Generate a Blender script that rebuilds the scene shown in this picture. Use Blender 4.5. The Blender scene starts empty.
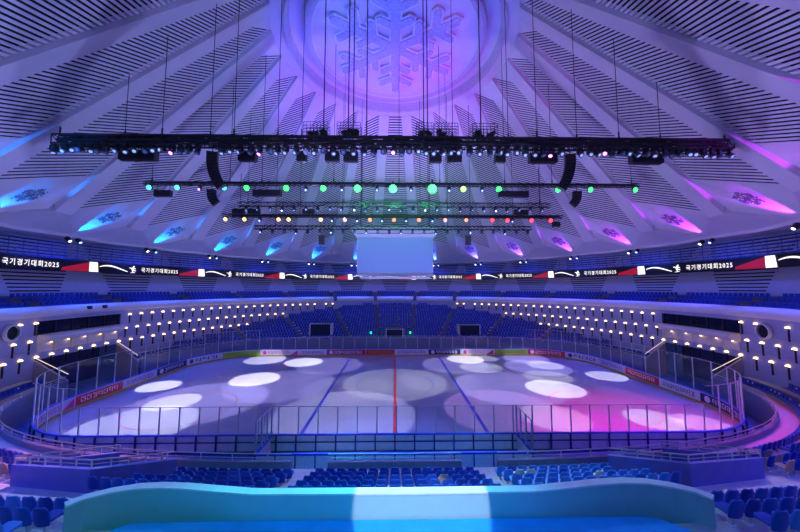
import bpy, math, random
from math import sin, cos, tan, pi, radians as rad, sqrt, atan2, degrees, hypot
from mathutils import Vector, Matrix, Euler
random.seed(7)
SC = bpy.context.scene
COL = SC.collection

# ---------------------------------------------------------------- materials
def mat(name, col, rough=0.6, metal=0.0, emit=None, es=0.0, var=0.06, scale=3.0, bump=0.0, spec=None):
    m = bpy.data.materials.new(name); m.use_nodes = True
    nt = m.node_tree; b = nt.nodes['Principled BSDF']
    b.inputs['Roughness'].default_value = rough; b.inputs['Metallic'].default_value = metal
    if spec is not None: b.inputs['Specular IOR Level'].default_value = spec
    if emit:
        b.inputs['Base Color'].default_value = (*col, 1)
        b.inputs['Emission Color'].default_value = (*emit, 1); b.inputs['Emission Strength'].default_value = es
        return m
    tc = nt.nodes.new('ShaderNodeTexCoord'); nz = nt.nodes.new('ShaderNodeTexNoise'); nz.inputs['Scale'].default_value = scale
    nz.inputs['Detail'].default_value = 3
    cr = nt.nodes.new('ShaderNodeValToRGB')
    cr.color_ramp.elements[0].position = .3; cr.color_ramp.elements[1].position = .7
    cr.color_ramp.elements[0].color = (*[max(0, c*(1-var)) for c in col], 1); cr.color_ramp.elements[1].color = (*[min(1, c*(1+var)) for c in col], 1)
    nt.links.new(tc.outputs['Object'], nz.inputs['Vector']); nt.links.new(nz.outputs['Fac'], cr.inputs['Fac'])
    nt.links.new(cr.outputs['Color'], b.inputs['Base Color'])
    if bump:
        bp = nt.nodes.new('ShaderNodeBump'); bp.inputs['Strength'].default_value = bump; bp.inputs['Distance'].default_value = .02
        nt.links.new(nz.outputs['Fac'], bp.inputs['Height']); nt.links.new(bp.outputs['Normal'], b.inputs['Normal'])
    return m
def glassmat(name, tint=(.93, .97, 1), gl=.06):
    m = bpy.data.materials.new(name); m.use_nodes = True; nt = m.node_tree; nt.nodes.clear()
    o = nt.nodes.new('ShaderNodeOutputMaterial'); mx = nt.nodes.new('ShaderNodeMixShader'); t = nt.nodes.new('ShaderNodeBsdfTransparent')
    g = nt.nodes.new('ShaderNodeBsdfGlossy'); g.inputs['Roughness'].default_value = .03
    t.inputs['Color'].default_value = (*tint, 1); mx.inputs['Fac'].default_value = gl
    nt.links.new(t.outputs[0], mx.inputs[1]); nt.links.new(g.outputs[0], mx.inputs[2]); nt.links.new(mx.outputs[0], o.inputs['Surface'])
    return m
WHITE = mat('white_painted_panel', (.80, .79, .83), .7, var=.03, scale=.6)
BEAMW = mat('beam_plaster', (.76, .74, .79), .7, var=.03, scale=.5)
SLAT = mat('slat_white', (.82, .81, .86), .6)
VOID = mat('dark_void', (.012, .012, .02), .9)
MOULD = mat('ring_moulding', (.62, .60, .66), .6)
SNOWB = mat('snowflake_face', (.55, .57, .72), .5, var=.2, scale=4)
SNOWW = mat('snowflake_edge', (.95, .95, 1), .5)
ORN = mat('ornament_grey', (.22, .21, .27), .7)
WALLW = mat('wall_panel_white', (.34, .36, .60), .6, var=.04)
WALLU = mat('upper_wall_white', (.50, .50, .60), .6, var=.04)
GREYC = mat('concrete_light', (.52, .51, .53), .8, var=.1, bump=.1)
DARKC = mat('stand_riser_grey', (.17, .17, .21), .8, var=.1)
FLOORB = mat('blue_rubber_floor', (.03, .12, .50), .5, var=.1)
SEATB = mat('seat_blue_plastic', (.02, .10, .55), .4, spec=.35)
SEATD = mat('seat_dark_blue', (.008, .055, .42), .4, spec=.35)
SEATL = mat('seat_light_blue', (.05, .26, .80), .4)
SEATC = mat('seat_cream', (.82, .80, .66), .5)
SEATG = mat('seat_tan', (.52, .38, .28), .5)
BRK = mat('seat_bracket_pale', (.72, .74, .78), .4)
METAL = mat('brushed_rail', (.72, .72, .76), .3, .8)
BLACK = mat('black_metal', (.018, .018, .022), .5)
CABLE = mat('black_cable', (.012, .012, .015), .6)
TRUSSM = mat('black_truss', (.03, .033, .04), .4, .3)
ALU = mat('post_aluminium', (.62, .66, .72), .35, .5)
BOARDW = mat('board_white', (.78, .78, .82), .35)
BLUEC = mat('blue_cap', (.02, .10, .75), .4)
KICK = mat('yellow_kick', (.55, .38, .10), .5)
DKBLUE = mat('dark_blue_steel', (.02, .03, .22), .5)
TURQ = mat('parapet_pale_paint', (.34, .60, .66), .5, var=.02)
STAGE = mat('blue_stage_carpet', (.01, .42, .95), .8, var=.12, scale=1.5, bump=.15)
VOMP = mat('stair_wall_blue', (.16, .17, .55), .5, var=.08)
GLASS = glassmat('rink_glass')
DGLASS = mat('dark_window_glass', (.012, .014, .03), .08, spec=.7)
SCREEN = mat('projection_screen', (.20, .34, .50), .7, var=.02)
SCRF = mat('screen_housing', (.42, .46, .52), .6)
REDL = mat('line_red', (.70, .04, .05), .3); BLUEL = mat('line_blue', (.03, .05, .55), .3)
LAMPW = mat('lamp_warm_glow', (1, .8, .5), .4, emit=(1, .60, .24), es=5)
LEDW = mat('led_white', (0, 0, 0), .4, emit=(1, .92, .95), es=1.3)
LEDR = mat('led_red', (0, 0, 0), .4, emit=(.75, .012, .06), es=.38)
LEDD = mat('led_off', (.006, .005, .012), .3)
TUNL = mat('handrail_light', (1, .9, .7), .4, emit=(1, .70, .42), es=.8)
GREENL = mat('exit_green', (0, .3, .1), .4, emit=(0, 1, .3), es=3)

def ice_material():
    m = mat('ice_surface', (.45, .46, .63), .15, var=.04, scale=.35)
    nt = m.node_tree; b = nt.nodes['Principled BSDF']
    tc = nt.nodes.new('ShaderNodeTexCoord'); n = nt.nodes.new('ShaderNodeTexNoise'); n.inputs['Scale'].default_value = 1.2; n.inputs['Detail'].default_value = 6
    mp = nt.nodes.new('ShaderNodeMapping'); mp.inputs['Scale'].default_value = (.5, 1.6, 1)
    bp = nt.nodes.new('ShaderNodeBump'); bp.inputs['Strength'].default_value = .12; bp.inputs['Distance'].default_value = .03
    nt.links.new(tc.outputs['Object'], mp.inputs[0]); nt.links.new(mp.outputs[0], n.inputs['Vector']); nt.links.new(n.outputs['Fac'], bp.inputs['Height']); nt.links.new(bp.outputs[0], b.inputs['Normal'])
    return m
ICE = ice_material()

# ---------------------------------------------------------------- mesh builder
class MB:
    def __init__(s): s.v = []; s.f = []; s.mi = []; s.m = 0
    def face(s, pts):
        i = len(s.v); s.v += [tuple(p) for p in pts]; s.f.append(tuple(range(i, i+len(pts)))); s.mi.append(s.m)
    def hexa(s, a, b):       # two quads (bottom ring, top ring)
        i = len(s.v); s.v += [tuple(p) for p in a] + [tuple(p) for p in b]; n = len(a)
        s.f.append(tuple(range(i+n-1, i-1, -1))); s.f.append(tuple(range(i+n, i+2*n))); s.mi += [s.m]*2
        for k in range(n):
            q = (k+1) % n; s.f.append((i+k, i+q, i+n+q, i+n+k)); s.mi.append(s.m)
    def box(s, c, d, M=None):
        x, y, z = d[0]/2, d[1]/2, d[2]/2
        q = [(-x, -y), (x, -y), (x, y), (-x, y)]
        A = [Vector((a, b, -z)) for a, b in q]; B = [Vector((a, b, z)) for a, b in q]
        if M is not None: A = [M @ p for p in A]; B = [M @ p for p in B]
        c = Vector(c); s.hexa([p+c for p in A], [p+c for p in B])
    def bar(s, a, b, w, h=None, n=4, up=(0, 0, 1)):
        a = Vector(a); b = Vector(b); h = h or w; d = b-a
        if d.length < 1e-6: return
        d.normalize(); u = Vector(up)
        if abs(d.dot(u)) > .98: u = Vector((1, 0, 0))
        x = d.cross(u).normalized(); y = x.cross(d)
        if n == 4: o = [(-w/2, -h/2), (w/2, -h/2), (w/2, h/2), (-w/2, h/2)]
        else: o = [(w/2*cos(2*pi*k/n), h/2*sin(2*pi*k/n)) for k in range(n)]
        s.hexa([a+x*p+y*q for p, q in o], [b+x*p+y*q for p, q in o])
    def path(s, pts, w, h=None, n=4, closed=False):   # continuous swept section, horizontal-ish paths
        h = h or w; P = [Vector(p) for p in pts]; N = len(P); rings = []
        for k in range(N):
            a = P[k-1] if (k > 0 or closed) else P[k]; b = P[(k+1) % N] if (k < N-1 or closed) else P[k]
            d = (b-a).normalized(); u = Vector((0, 0, 1))
            if abs(d.z) > .98: u = Vector((1, 0, 0))
            x = d.cross(u).normalized(); y = x.cross(d)
            if n == 4: o = [(-w/2, -h/2), (w/2, -h/2), (w/2, h/2), (-w/2, h/2)]
            else: o = [(w/2*cos(2*pi*j/n), h/2*sin(2*pi*j/n)) for j in range(n)]
            i = len(s.v); s.v += [tuple(P[k]+x*p+y*q) for p, q in o]; rings.append(i)
        L = len(o)
        for k in range(N if closed else N-1):
            a, b = rings[k], rings[(k+1) % N]
            for j in range(L):
                q = (j+1) % L; s.f.append((a+j, a+q, b+q, b+j)); s.mi.append(s.m)
        if not closed:
            s.f.append(tuple(range(rings[0]+L-1, rings[0]-1, -1))); s.f.append(tuple(range(rings[-1], rings[-1]+L))); s.mi += [s.m]*2
    def wallstrip(s, pts, z0, z1, th, closed=False):   # vertical wall of thickness th along plan points; z may be callables
        N = len(pts); R = []
        for k in range(N):
            a = Vector(pts[k-1][:2]) if (k > 0 or closed) else Vector(pts[k][:2]); b = Vector(pts[(k+1) % N][:2]) if (k < N-1 or closed) else Vector(pts[k][:2])
            d = (b-a).normalized(); nx, ny = -d.y*th/2, d.x*th/2; p = pts[k]
            a0 = z0(k) if callable(z0) else z0; a1 = z1(k) if callable(z1) else z1
            i = len(s.v); s.v += [(p[0]-nx, p[1]-ny, a0), (p[0]+nx, p[1]+ny, a0), (p[0]+nx, p[1]+ny, a1), (p[0]-nx, p[1]-ny, a1)]; R.append(i)
        for k in range(N if closed else N-1):
            a, b = R[k], R[(k+1) % N]
            for j in range(4):
                q = (j+1) % 4; s.f.append((a+j, a+q, b+q, b+j)); s.mi.append(s.m)
        if not closed: s.f.append((R[0]+3, R[0]+2, R[0]+1, R[0])); s.f.append((R[-1], R[-1]+1, R[-1]+2, R[-1]+3)); s.mi += [s.m]*2
    def cyl(s, a, b, r, n=12, r2=None):
        a = Vector(a); b = Vector(b); d = (b-a).normalized(); u = Vector((0, 0, 1)) if abs(d.z) < .9 else Vector((1, 0, 0))
        x = d.cross(u).normalized(); y = x.cross(d); r2 = r if r2 is None else r2
        s.hexa([a+(x*cos(2*pi*k/n)+y*sin(2*pi*k/n))*r for k in range(n)], [b+(x*cos(2*pi*k/n)+y*sin(2*pi*k/n))*r2 for k in range(n)])
    def revolve(s, prof, a0=-180, a1=180, step=3):
        n = int(round((a1-a0)/step)); rows = []
        for k in range(n+1):
            a = rad(a0+(a1-a0)*k/n); i = len(s.v); s.v += [(R*sin(a), R*cos(a), z) for R, z in prof]; rows.append(i)
        for k in range(n):
            for j in range(len(prof)-1):
                s.f.append((rows[k]+j, rows[k+1]+j, rows[k+1]+j+1, rows[k]+j+1)); s.mi.append(s.m)
    def mesh(s, name, mats, smooth=False):
        me = bpy.data.meshes.new(name); me.from_pydata(s.v, [], s.f)
        for m in (mats if isinstance(mats, (list, tuple)) else [mats]): me.materials.append(m)
        me.polygons.foreach_set('material_index', s.mi)
        if smooth: me.polygons.foreach_set('use_smooth', [True]*len(s.f))
        me.update(); return me
    def build(s, name, mats, parent=None, smooth=False, loc=None, rot=None):
        return link(name, s.mesh(name, mats, smooth), parent, loc, rot)
def link(name, data, parent=None, loc=None, rot=None):
    o = bpy.data.objects.new(name, data); COL.objects.link(o)
    if parent: o.parent = parent
    if loc is not None: o.location = loc
    if rot is not None: o.rotation_euler = rot
    return o
def tag(o, label, cat, group=None, kind=None):
    if label: o['label'] = label
    if cat: o['category'] = cat
    if group: o['group'] = group
    if kind: o['kind'] = kind
    return o
def thing(name, label, cat, loc=(0, 0, 0), rot=(0, 0, 0), group=None):
    return tag(link(name, None, None, loc, rot), label, cat, group)
def struct(o, label=None): return tag(o, label, None, None, 'structure')
def copytree(o, parent=None):
    c = o.copy(); COL.objects.link(c)
    if parent is not None: c.parent = parent
    for ch in list(o.children): copytree(ch, c)
    return c
ORD = ['first', 'second', 'third', 'fourth', 'fifth', 'sixth', 'seventh', 'eighth', 'ninth', 'tenth', 'eleventh', 'twelfth', 'thirteenth', 'fourteenth', 'fifteenth', 'sixteenth', 'seventeenth', 'eighteenth', 'nineteenth', 'twentieth']
def ordn(n):      # 0-based
    n += 1
    if n <= 20: return ORD[n-1]
    t = {2: 'twenty', 3: 'thirty', 4: 'forty', 5: 'fifty', 6: 'sixty', 7: 'seventy', 8: 'eighty', 9: 'ninety'}[n//10]
    return (t[:-1]+'ieth') if n % 10 == 0 else t+'-'+ORD[n % 10-1]
def pol(R, az, z): a = rad(az); return Vector((R*sin(a), R*cos(a), z))

# ---------------------------------------------------------------- camera
CAMP = Vector((0, -37.14, 11.22)); F = 306.14
cd = bpy.data.cameras.new('camera'); cam = link('camera', cd); cam.location = CAMP
cam.rotation_euler = (pi/2+.074, 0, -.016); cd.sensor_width = 36; cd.lens = F/800*36; cd.clip_end = 400; cd.clip_start = .1
SC.camera = cam
def project(P):
    X, Y, Z = P[0], P[1]-CAMP.y, P[2]-CAMP.z
    c, s = cos(.016), sin(.016); x = X*c-Y*s; y = X*s+Y*c
    c, s = cos(.074), sin(.074); d = y*c+Z*s; u = -y*s+Z*c
    if d < .2: return (-9999, -9999)
    return 400+F*x/d, 266-F*u/d

# ---------------------------------------------------------------- roof
def L(R): return 41.5-1.078*(R-14.8)
LOFF = .5
ceil = MB()
ceil.revolve([(14.95, L(14.95)+.3), (14.0, 41.75), (13.6, 41.8), (13.5, 42.25), (12.9, 42.7), (11.4, 42.7), (11.3, 42.2), (10.4, 41.95), (10.25, 42.1), (10.2, 42.35), (0.01, 42.35)], step=5)
ceiling = struct(ceil.build('ceiling', [WHITE], smooth=False), 'white conical roof with radiating beams and round central dome')
mb = MB()
mb.revolve([(13.62, 41.78), (13.45, 41.45), (13.1, 41.5), (13.0, 42.3), (12.9, 42.69)], step=5)
mb.revolve([(11.42, 42.69), (11.3, 41.9), (10.9, 41.75), (10.5, 41.8), (10.38, 42.0)], step=5)
mb.build('ring_moulding', MOULD, ceiling)
# outer roof backing so that no light or view leaks
mb = MB(); mb.revolve([(45.5, 17.9), (45.5, 19.5), (16, L(16)+3.2), (0.01, 44.5)], step=7.5)
mb.build('roof_backing', VOID, ceiling)
RIBH = 1.0
def vis_az(a): return abs(((a+180) % 360)-180) < 158
ribn = 0
for i in range(24):
    az = 7.5+15*i; az = ((az+180) % 360)-180
    a = rad(az); er = Vector((sin(a), cos(a), 0)); et = Vector((cos(a), -sin(a), 0))
    mb = MB()
    st = [(35.5, .92), (26, .88), (18, .85), (14.85, .85)]
    for k in range(len(st)-1):
        (R0, w0), (R1, w1) = st[k], st[k+1]
        A = [er*R0+et*(-w0)+Vector((0, 0, L(R0))), er*R0+et*w0+Vector((0, 0, L(R0))), er*R0+et*(w0+.12)+Vector((0, 0, L(R0)+LOFF+.5)), er*R0-et*(w0+.12)+Vector((0, 0, L(R0)+LOFF+.5))]
        B = [er*R1+et*(-w1)+Vector((0, 0, L(R1))), er*R1+et*w1+Vector((0, 0, L(R1))), er*R1+et*(w1+.12)+Vector((0, 0, L(R1)+LOFF+.5)), er*R1-et*(w1+.12)+Vector((0, 0, L(R1)+LOFF+.5))]
        mb.face([A[0], B[0], B[1], A[1]]); mb.face([A[0], A[3], B[3], B[0]]); mb.face([A[1], B[1], B[2], A[2]])
        if k == 2: mb.face([B[0], B[3], B[2], B[1]])
    # flared foot facets down to the eave
    cL = er*35.5-et*.92+Vector((0, 0, L(35.5))); cR = er*35.5+et*.92+Vector((0, 0, L(35.5)))
    Em = pol(39.6, az, 17.7); AL = pol(38.9, az-7.5, 17.75); AR = pol(38.9, az+7.5, 17.75)
    def side(sg, which):   # kite corner points beside this rib on the bay at az+sg*7.5 ; far corner when this rib is the far rib of the bay
        bay = az+sg*7.5; bay = ((bay+180) % 360)-180
        far = abs(az) < abs(bay) if abs(bay) > 1 else True
        ed = 6.0
        return pol(36.0, az+sg*1.6, 19.45) if far else pol(36.6, az+sg*1.6, 19.2)
    sL = side(-1, 0); sR = side(1, 0)
    mb.face([cL, cR, Em]); mb.face([cR, sR, AR]); mb.face([cR, AR, Em]); mb.face([cL, AL, sL]); mb.face([cL, Em, AL])
    # flank closure between rib end and kite corner
    mb.face([cR, er*35.5+et*1.12+Vector((0, 0, L(35.5)+LOFF+.5)), sR]); mb.face([cL, sL, er*35.5-et*1.12+Vector((0, 0, L(35.5)+LOFF+.5))])
    # fascia under the eave
    mb.face([AL, Em, Em+Vector((0, 0, -.35)), AL+Vector((0, 0, -.35))]); mb.face([Em, AR, AR+Vector((0, 0, -.35)), Em+Vector((0, 0, -.35))])
    mb.face([AL+Vector((0, 0, -.35)), Em+Vector((0, 0, -.35)), pol(45, az, 17.6), pol(45, az-7.5, 17.6)])
    mb.face([Em+Vector((0, 0, -.35)), AR+Vector((0, 0, -.35)), pol(45, az+7.5, 17.6), pol(45, az, 17.6)])
    ribn += 1
    struct(mb.build('trim_%d' % ribn, BEAMW), 'pale radial roof beam with flared foot at the eave')
KITE = {}
for i in range(24):
    c = 15*i; c = ((c+180) % 360)-180
    sg = 0 if abs(c) < 1 or abs(abs(c)-180) < 1 else (1 if c > 0 else -1)   # +1: near side is +az
    dRm = 3.0 if abs(c) > 20 else (1.5 if sg else 0)
    mb = MB()
    def ends(Rm, off):
        # Rm = R at far end ; near end R = Rm + |dR|
        Rf, Rn = Rm, Rm+dRm*min(1, .62+(Rm-15)/18*.38)
        s1 = sg or 1
        hf = 7.5-degrees(.95/Rf); hn = 7.5-degrees(.95/Rn)
        return pol(Rf, c-s1*hf, L(Rf)+LOFF+off), pol(Rn, c+s1*hn, L(Rn)+LOFF+off)
    R = 14.95
    while R < 32.3:
        a0, b0 = ends(R, 0); a1, b1 = ends(R+.15, 0)
        up = Vector((0, 0, .04))
        mb.hexa([a0, b0, b1, a1], [a0+up, b0+up, b1+up, a1+up])
        R += .30
    mb.m = 1
    P = [ends(r, .45) for r in (14.9, 20, 25, 30, 32.45)]
    for k in range(4): mb.face([P[k][0], P[k][1], P[k+1][1], P[k+1][0]])
    if vis_az(c): mb.build('louvre_panel', [SLAT, VOID], ceiling)
    # white filler inward of the louvre and lit kite below
    mb = MB(); f0, n0 = ends(14.95, 0); f1, n1 = ends(32.3, 0)
    s1 = sg or 1
    q0 = pol(14.6, c-s1*7, L(14.6)+LOFF); q1 = pol(14.6, c+s1*7, L(14.6)+LOFF)
    mb.face([f0, n0, q1, q0])
    SF = pol(36.0, c-s1*5.9, 19.45); SN = pol(36.6, c+s1*5.9, 19.2); A = pol(38.9, c, 17.75)
    mb.face([f1, SF, A]); mb.face([f1, A, n1]); mb.face([n1, A, SN])
    mb.build('folded_panel', WHITE, ceiling)
    KITE[c] = (f1, n1, A, SF)

# snowflake ornaments on the lit panels
def flake(mb, r, w, t, arms=6, br=((.45, .38), (.68, .3), (.88, .18)), rot=0, hexr=.22):
    for k in range(arms):
        a = 2*pi*k/arms+rot; d = Vector((cos(a), sin(a), 0))
        mb.bar((0, 0, t), d*r+Vector((0, 0, t)), w, t*1.0)
        for p, l in br:
            for sgn in (-1, 1):
                e = Vector((cos(a+sgn*pi/3), sin(a+sgn*pi/3), 0)); mb.bar(d*(r*p)+Vector((0, 0, t)), d*(r*p)+e*(r*l)+Vector((0, 0, t)), w, t)
        b = a+2*pi/arms; h = r*hexr
        mb.bar((cos(a)*h, sin(a)*h, t), (cos(b)*h, sin(b)*h, t), w, t)
n = 0
for c in sorted(KITE):
    if abs(c) > 110: continue
    f1, n1, A, SF = KITE[c]
    nrm = (A-f1).cross(n1-f1).normalized()
    if nrm.z > 0: nrm = -nrm
    cen = (f1*.33+n1*.17+SF*.15+A*.35)
    x = (n1-f1).normalized(); y = nrm.cross(x)
    M = Matrix((x, y, nrm)).transposed().to_4x4()
    mb = MB(); flake(mb, 1.15, .075, .05)
    for k in range(46):
        a = random.uniform(0, 2*pi); r = sqrt(random.random())*1.25
        mb.box((cos(a)*r*1.1, sin(a)*r*.8, .05), (.13, .1, .05), Matrix.Rotation(random.uniform(0, 3), 3, 'Z'))
    o = mb.build('snowflake_ornament', ORN)
    M.translation = cen+nrm*.08; o.matrix_world = M
    side = 'behind the hanging screen at the far centre' if c == 0 else ('%s panel to the %s of the far centre' % (ordn(abs(c)//15-1), 'left' if c < 0 else 'right'))
    tag(o, 'grey snowflake cluster on lit roof panel, '+side, 'ornament', 'snowflake clusters on the folded roof panels')

# big snowflake relief
sn = thing('snowflake_relief', 'huge blue-lit snowflake relief with pale edges in the round ceiling dome', 'ceiling ornament', (0, 0, 42.3))
def arm_geo(mb, grow, z0, z1):
    NB = [0]
    def bar2(a, b, w):
        NB[0] += 1; dz = -.0015*NB[0]
        a = Vector((*a, 0)); b = Vector((*b, 0)); d = (b-a).normalized(); p = Vector((-d.y, d.x, 0)); w2 = w/2+grow
        a = a-d*0; b2 = b+d*(w*.32+grow)
        pts = [a-p*w2, b-p*w2, b2, b+p*w2, a+p*w2]
        mb.hexa([q+Vector((0, 0, z1+dz)) for q in pts], [q+Vector((0, 0, z0)) for q in pts])
    for k in range(6):
        a = rad(90+60*k); d = (cos(a), sin(a))
        bar2((0, 0), (d[0]*7.6, d[1]*7.6), 1.05)
        for p, l in ((2.9, 2.0), (5.0, 2.35)):
            for s in (-1, 1):
                e = (cos(a+s*rad(60)), sin(a+s*rad(60))); bar2((d[0]*p, d[1]*p), (d[0]*p+e[0]*l, d[1]*p+e[1]*l), .85)
m1 = MB(); arm_geo(m1, .2, -.02, -.30); m1.build('pale_edge', SNOWW, sn)
m2 = MB(); arm_geo(m2, 0, -.30, -.40); m2.build('face', SNOWB, sn); sn.scale = (1.1, 1.1, 1)

# ---------------------------------------------------------------- walls above the upper tier
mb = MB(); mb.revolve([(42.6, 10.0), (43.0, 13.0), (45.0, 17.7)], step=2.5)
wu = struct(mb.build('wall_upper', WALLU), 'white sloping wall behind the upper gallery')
for i in range(24):
    c = ((15*i+180) % 360)-180
    if not vis_az(c): continue
    mb = MB()
    def Rz(z): return 42.6+(z-10)*.133-.06 if z < 13 else 43+(z-13)*.4255-.06
    z = 10.9
    while z < 17.3:
        hw = 2.6+(z-10.9)*.36
        w = degrees(hw/43)
        for k in range(4):
            a0, a1 = c-w+2*w*k/4, c-w+2*w*(k+1)/4
            mb.face([pol(Rz(z), a0, z), pol(Rz(z), a1, z), pol(Rz(z+.15), a1, z+.15), pol(Rz(z+.15), a0, z+.15)])
        z += .42
    mb.build('louvre_slots', VOID, wu)
# catwalk ring
mb = MB()
for R, z, w in ((41.2, 15.0, .12), (41.2, 15.35, .05), (41.2, 15.7, .05), (41.25, 16.1, .10), (41.2, 16.5, .05), (41.2, 16.9, .08), (42.1, 15.0, .1)):
    mb.path([pol(R, a, z) for a in range(-180, 180, 3)], w, n=4, closed=True)
for a in range(-150, 151, 2):
    mb.bar(pol(41.2, a, 14.95), pol(41.2, a, 16.95), .05); mb.bar(pol(41.2, a, 15), pol(41.2, a+2, 16.1), .04); mb.bar(pol(41.2, a+2, 15), pol(42.2, a, 15), .04)
cw = tag(mb.build('catwalk_ring', mat('catwalk_blue_steel', (.05, .10, .42), .5)), 'blue steel lattice catwalk running round above the message ribbon', 'catwalk')
mb = MB(); mb.revolve([(41.15, 14.98), (42.9, 14.98)], step=5); mb.build('walkway_deck', DKBLUE, cw)

# LED ribbon
rb = thing('led_ribbon', 'dark curved message ribbon with white lettering and red flashes round the hall', 'led screen', (0, 0, 0))
mb = MB(); mb.revolve([(41.0, 13.45), (41.0, 14.85), (41.25, 14.85), (41.25, 13.45), (41.0, 13.45)], -150, 150, 2.5); mb.build('screen_band', LEDD, rb)
def text_mesh(body, size, name):
    cu = bpy.data.curves.new(name, 'FONT'); cu.body = body; cu.size = size; cu.align_x = 'LEFT'; cu.resolution_u = 2
    cu.offset = size*.012; cu.space_character = 1.3
    o = bpy.data.objects.new(name, cu); COL.objects.link(o)
    dg = bpy.context.evaluated_depsgraph_get(); dg.update()
    me = bpy.data.meshes.new_from_object(o.evaluated_get(dg)); bpy.data.objects.remove(o); return me
def bend(me, R, az0, z0, width=None, mt=LEDW):
    xs = [v.co.x for v in me.vertices]
    if not xs: return me
    x0, x1 = min(xs), max(xs); k = (width/(x1-x0)) if width else 1
    for v in me.vertices:
        x = (v.co.x-x0)*k; p = pol(R, az0+degrees(x/R), z0+v.co.y); v.co = p
    me.materials.clear(); me.materials.append(mt); return me
RR = 40.97
for k in range(-5, 6):
    a = -8.6+22.5*k
    if abs(a) > 125: continue
    tm = bend(text_mesh('국기경기대회2025', .78, 'lettering'), RR, a+1.7, 13.84, rad(7.9)*RR)
    link('lettering', tm, rb)
    mb = MB()   # skater pictogram
    def pt(x, z): return pol(RR, a+degrees(x/RR), 14.12+z)
    def blob(x, z, rx, rz, n=8): mb.face([pt(x+rx*cos(2*pi*j/n), z+rz*sin(2*pi*j/n)) for j in range(n)])
    def limb(x0, z0, x1, z1, w):
        d = Vector((x1-x0, z1-z0)); q = Vector((-d.y, d.x)).normalized()*w/2; mb.face([pt(x0-q.x, z0-q.y), pt(x1-q.x, z1-q.y), pt(x1+q.x, z1+q.y), pt(x0+q.x, z0+q.y)])
    blob(.12, .42, .13, .13); limb(.05, .3, -.08, -.1, .26); limb(-.5, .22, .4, .12, .12); limb(-.08, -.1, .1, -.5, .14); limb(-.08, -.05, .42, -.2, .14); limb(-.3, -.5, .35, -.45, .07)
    mb.build('skater_pictogram', LEDW, rb)
    mb = MB()
    for j in range(8):
        a0, a1 = a+10+j*.55, a+10+(j+1)*.55; h0, h1 = .12+.055*j, .12+.055*(j+1)
        mb.face([pol(RR, a0, 13.5), pol(RR, a1, 13.5), pol(RR, a1, 13.6+2*h1), pol(RR, a0, 13.6+2*h0)])
    mb.build('red_flash', LEDR, rb)
    mb = MB(); mb.face([pol(RR-.01, a+14.5, 13.5), pol(RR-.01, a+16.1, 13.5), pol(RR-.01, a+15.9, 14.8), pol(RR-.01, a+14.5, 14.8)]); mb.build('white_block', LEDW, rb)
    mb = MB()
    for j in range(10):
        t0, t1 = j/10, (j+1)/10
        def zz(t): return 14.25+.3*sin(t*pi*.9)*(1-t)*1.6-.5*t*t
        w0, w1 = .10+.10*sin(pi*t0), .10+.10*sin(pi*t1)
        mb.face([pol(RR, a+16.3+5.2*t0, zz(t0)-w0/2), pol(RR, a+16.3+5.2*t1, zz(t1)-w1/2), pol(RR, a+16.3+5.2*t1, zz(t1)+w1/2), pol(RR, a+16.3+5.2*t0, zz(t0)+w0/2)])
    mb.build('white_swoosh', LEDW, rb)

# ---------------------------------------------------------------- bowl edge curve
EN = 2.9; EA, EB = 32.9, 20.2
def edge(t):
    ct, st = cos(t), sin(t)
    return Vector((EA*math.copysign(abs(ct)**(2/EN), ct), EB*math.copysign(abs(st)**(2/EN), st)))
NP = 720
EP = [edge(2*pi*(k+.5)/NP) for k in range(NP)]
ENr = []
for k in range(NP):
    d = (EP[(k+1) % NP]-EP[k-1]).normalized(); ENr.append(Vector((d.y, -d.x)))
def offp(k, d): return EP[k]+ENr[k]*d
def azof(p): return degrees(atan2(p[0], p[1]))
def slope_at(p): return .41+.27*abs(sin(rad(azof(p))))**8
RD = 1.0
def tread_z(kp, d):   # continuous surface height
    return 1.80+slope_at(EP[kp])*max(0, d-1.1)
WR = 36.0
def in_tunnel(p):
    a = abs(azof(p)); return 84.0 < a < 99.3
VOMC = [[(-16.4, -23.6), (-12.7, -24.6), (-10.5, -22.6), (-13.6, -21.4)]]
# stands
mb = MB(); mbr = MB()
NROW = 17
def rowd(k): return 1.1+RD*k
for k in range(-1, NROW):
    d0 = .1 if k < 0 else rowd(k); d1 = rowd(k+1)
    for j in range(0, NP, 4):
        j2 = (j+4) % NP
        pa, pb, pc, pd = offp(j, d0), offp(j2, d0), offp(j2, d1), offp(j, d1)
        if pa.length > WR and pb.length > WR: continue
        if in_tunnel(pa) or in_tunnel(pb) or in_tunnel(pd): continue
        za = tread_z(j, max(d0, 1)) + (.0 if k < 0 else .0); zb = tread_z(j2, max(d0, 1))
        def cl(p): return p*(WR+.05)/p.length if p.length > WR+.05 else p
        pa, pb, pc, pd = cl(pa), cl(pb), cl(pc), cl(pd)
        mb.m = 0
        mb.face([(*pa, za), (*pb, zb), (*pc, zb), (*pd, za)])
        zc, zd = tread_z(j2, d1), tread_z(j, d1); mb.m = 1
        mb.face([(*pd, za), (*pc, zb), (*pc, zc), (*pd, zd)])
st = struct(mb.build('floor_stand', [GREYC, DARKC]), 'stepped concrete seating stand of the lower bowl')
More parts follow.
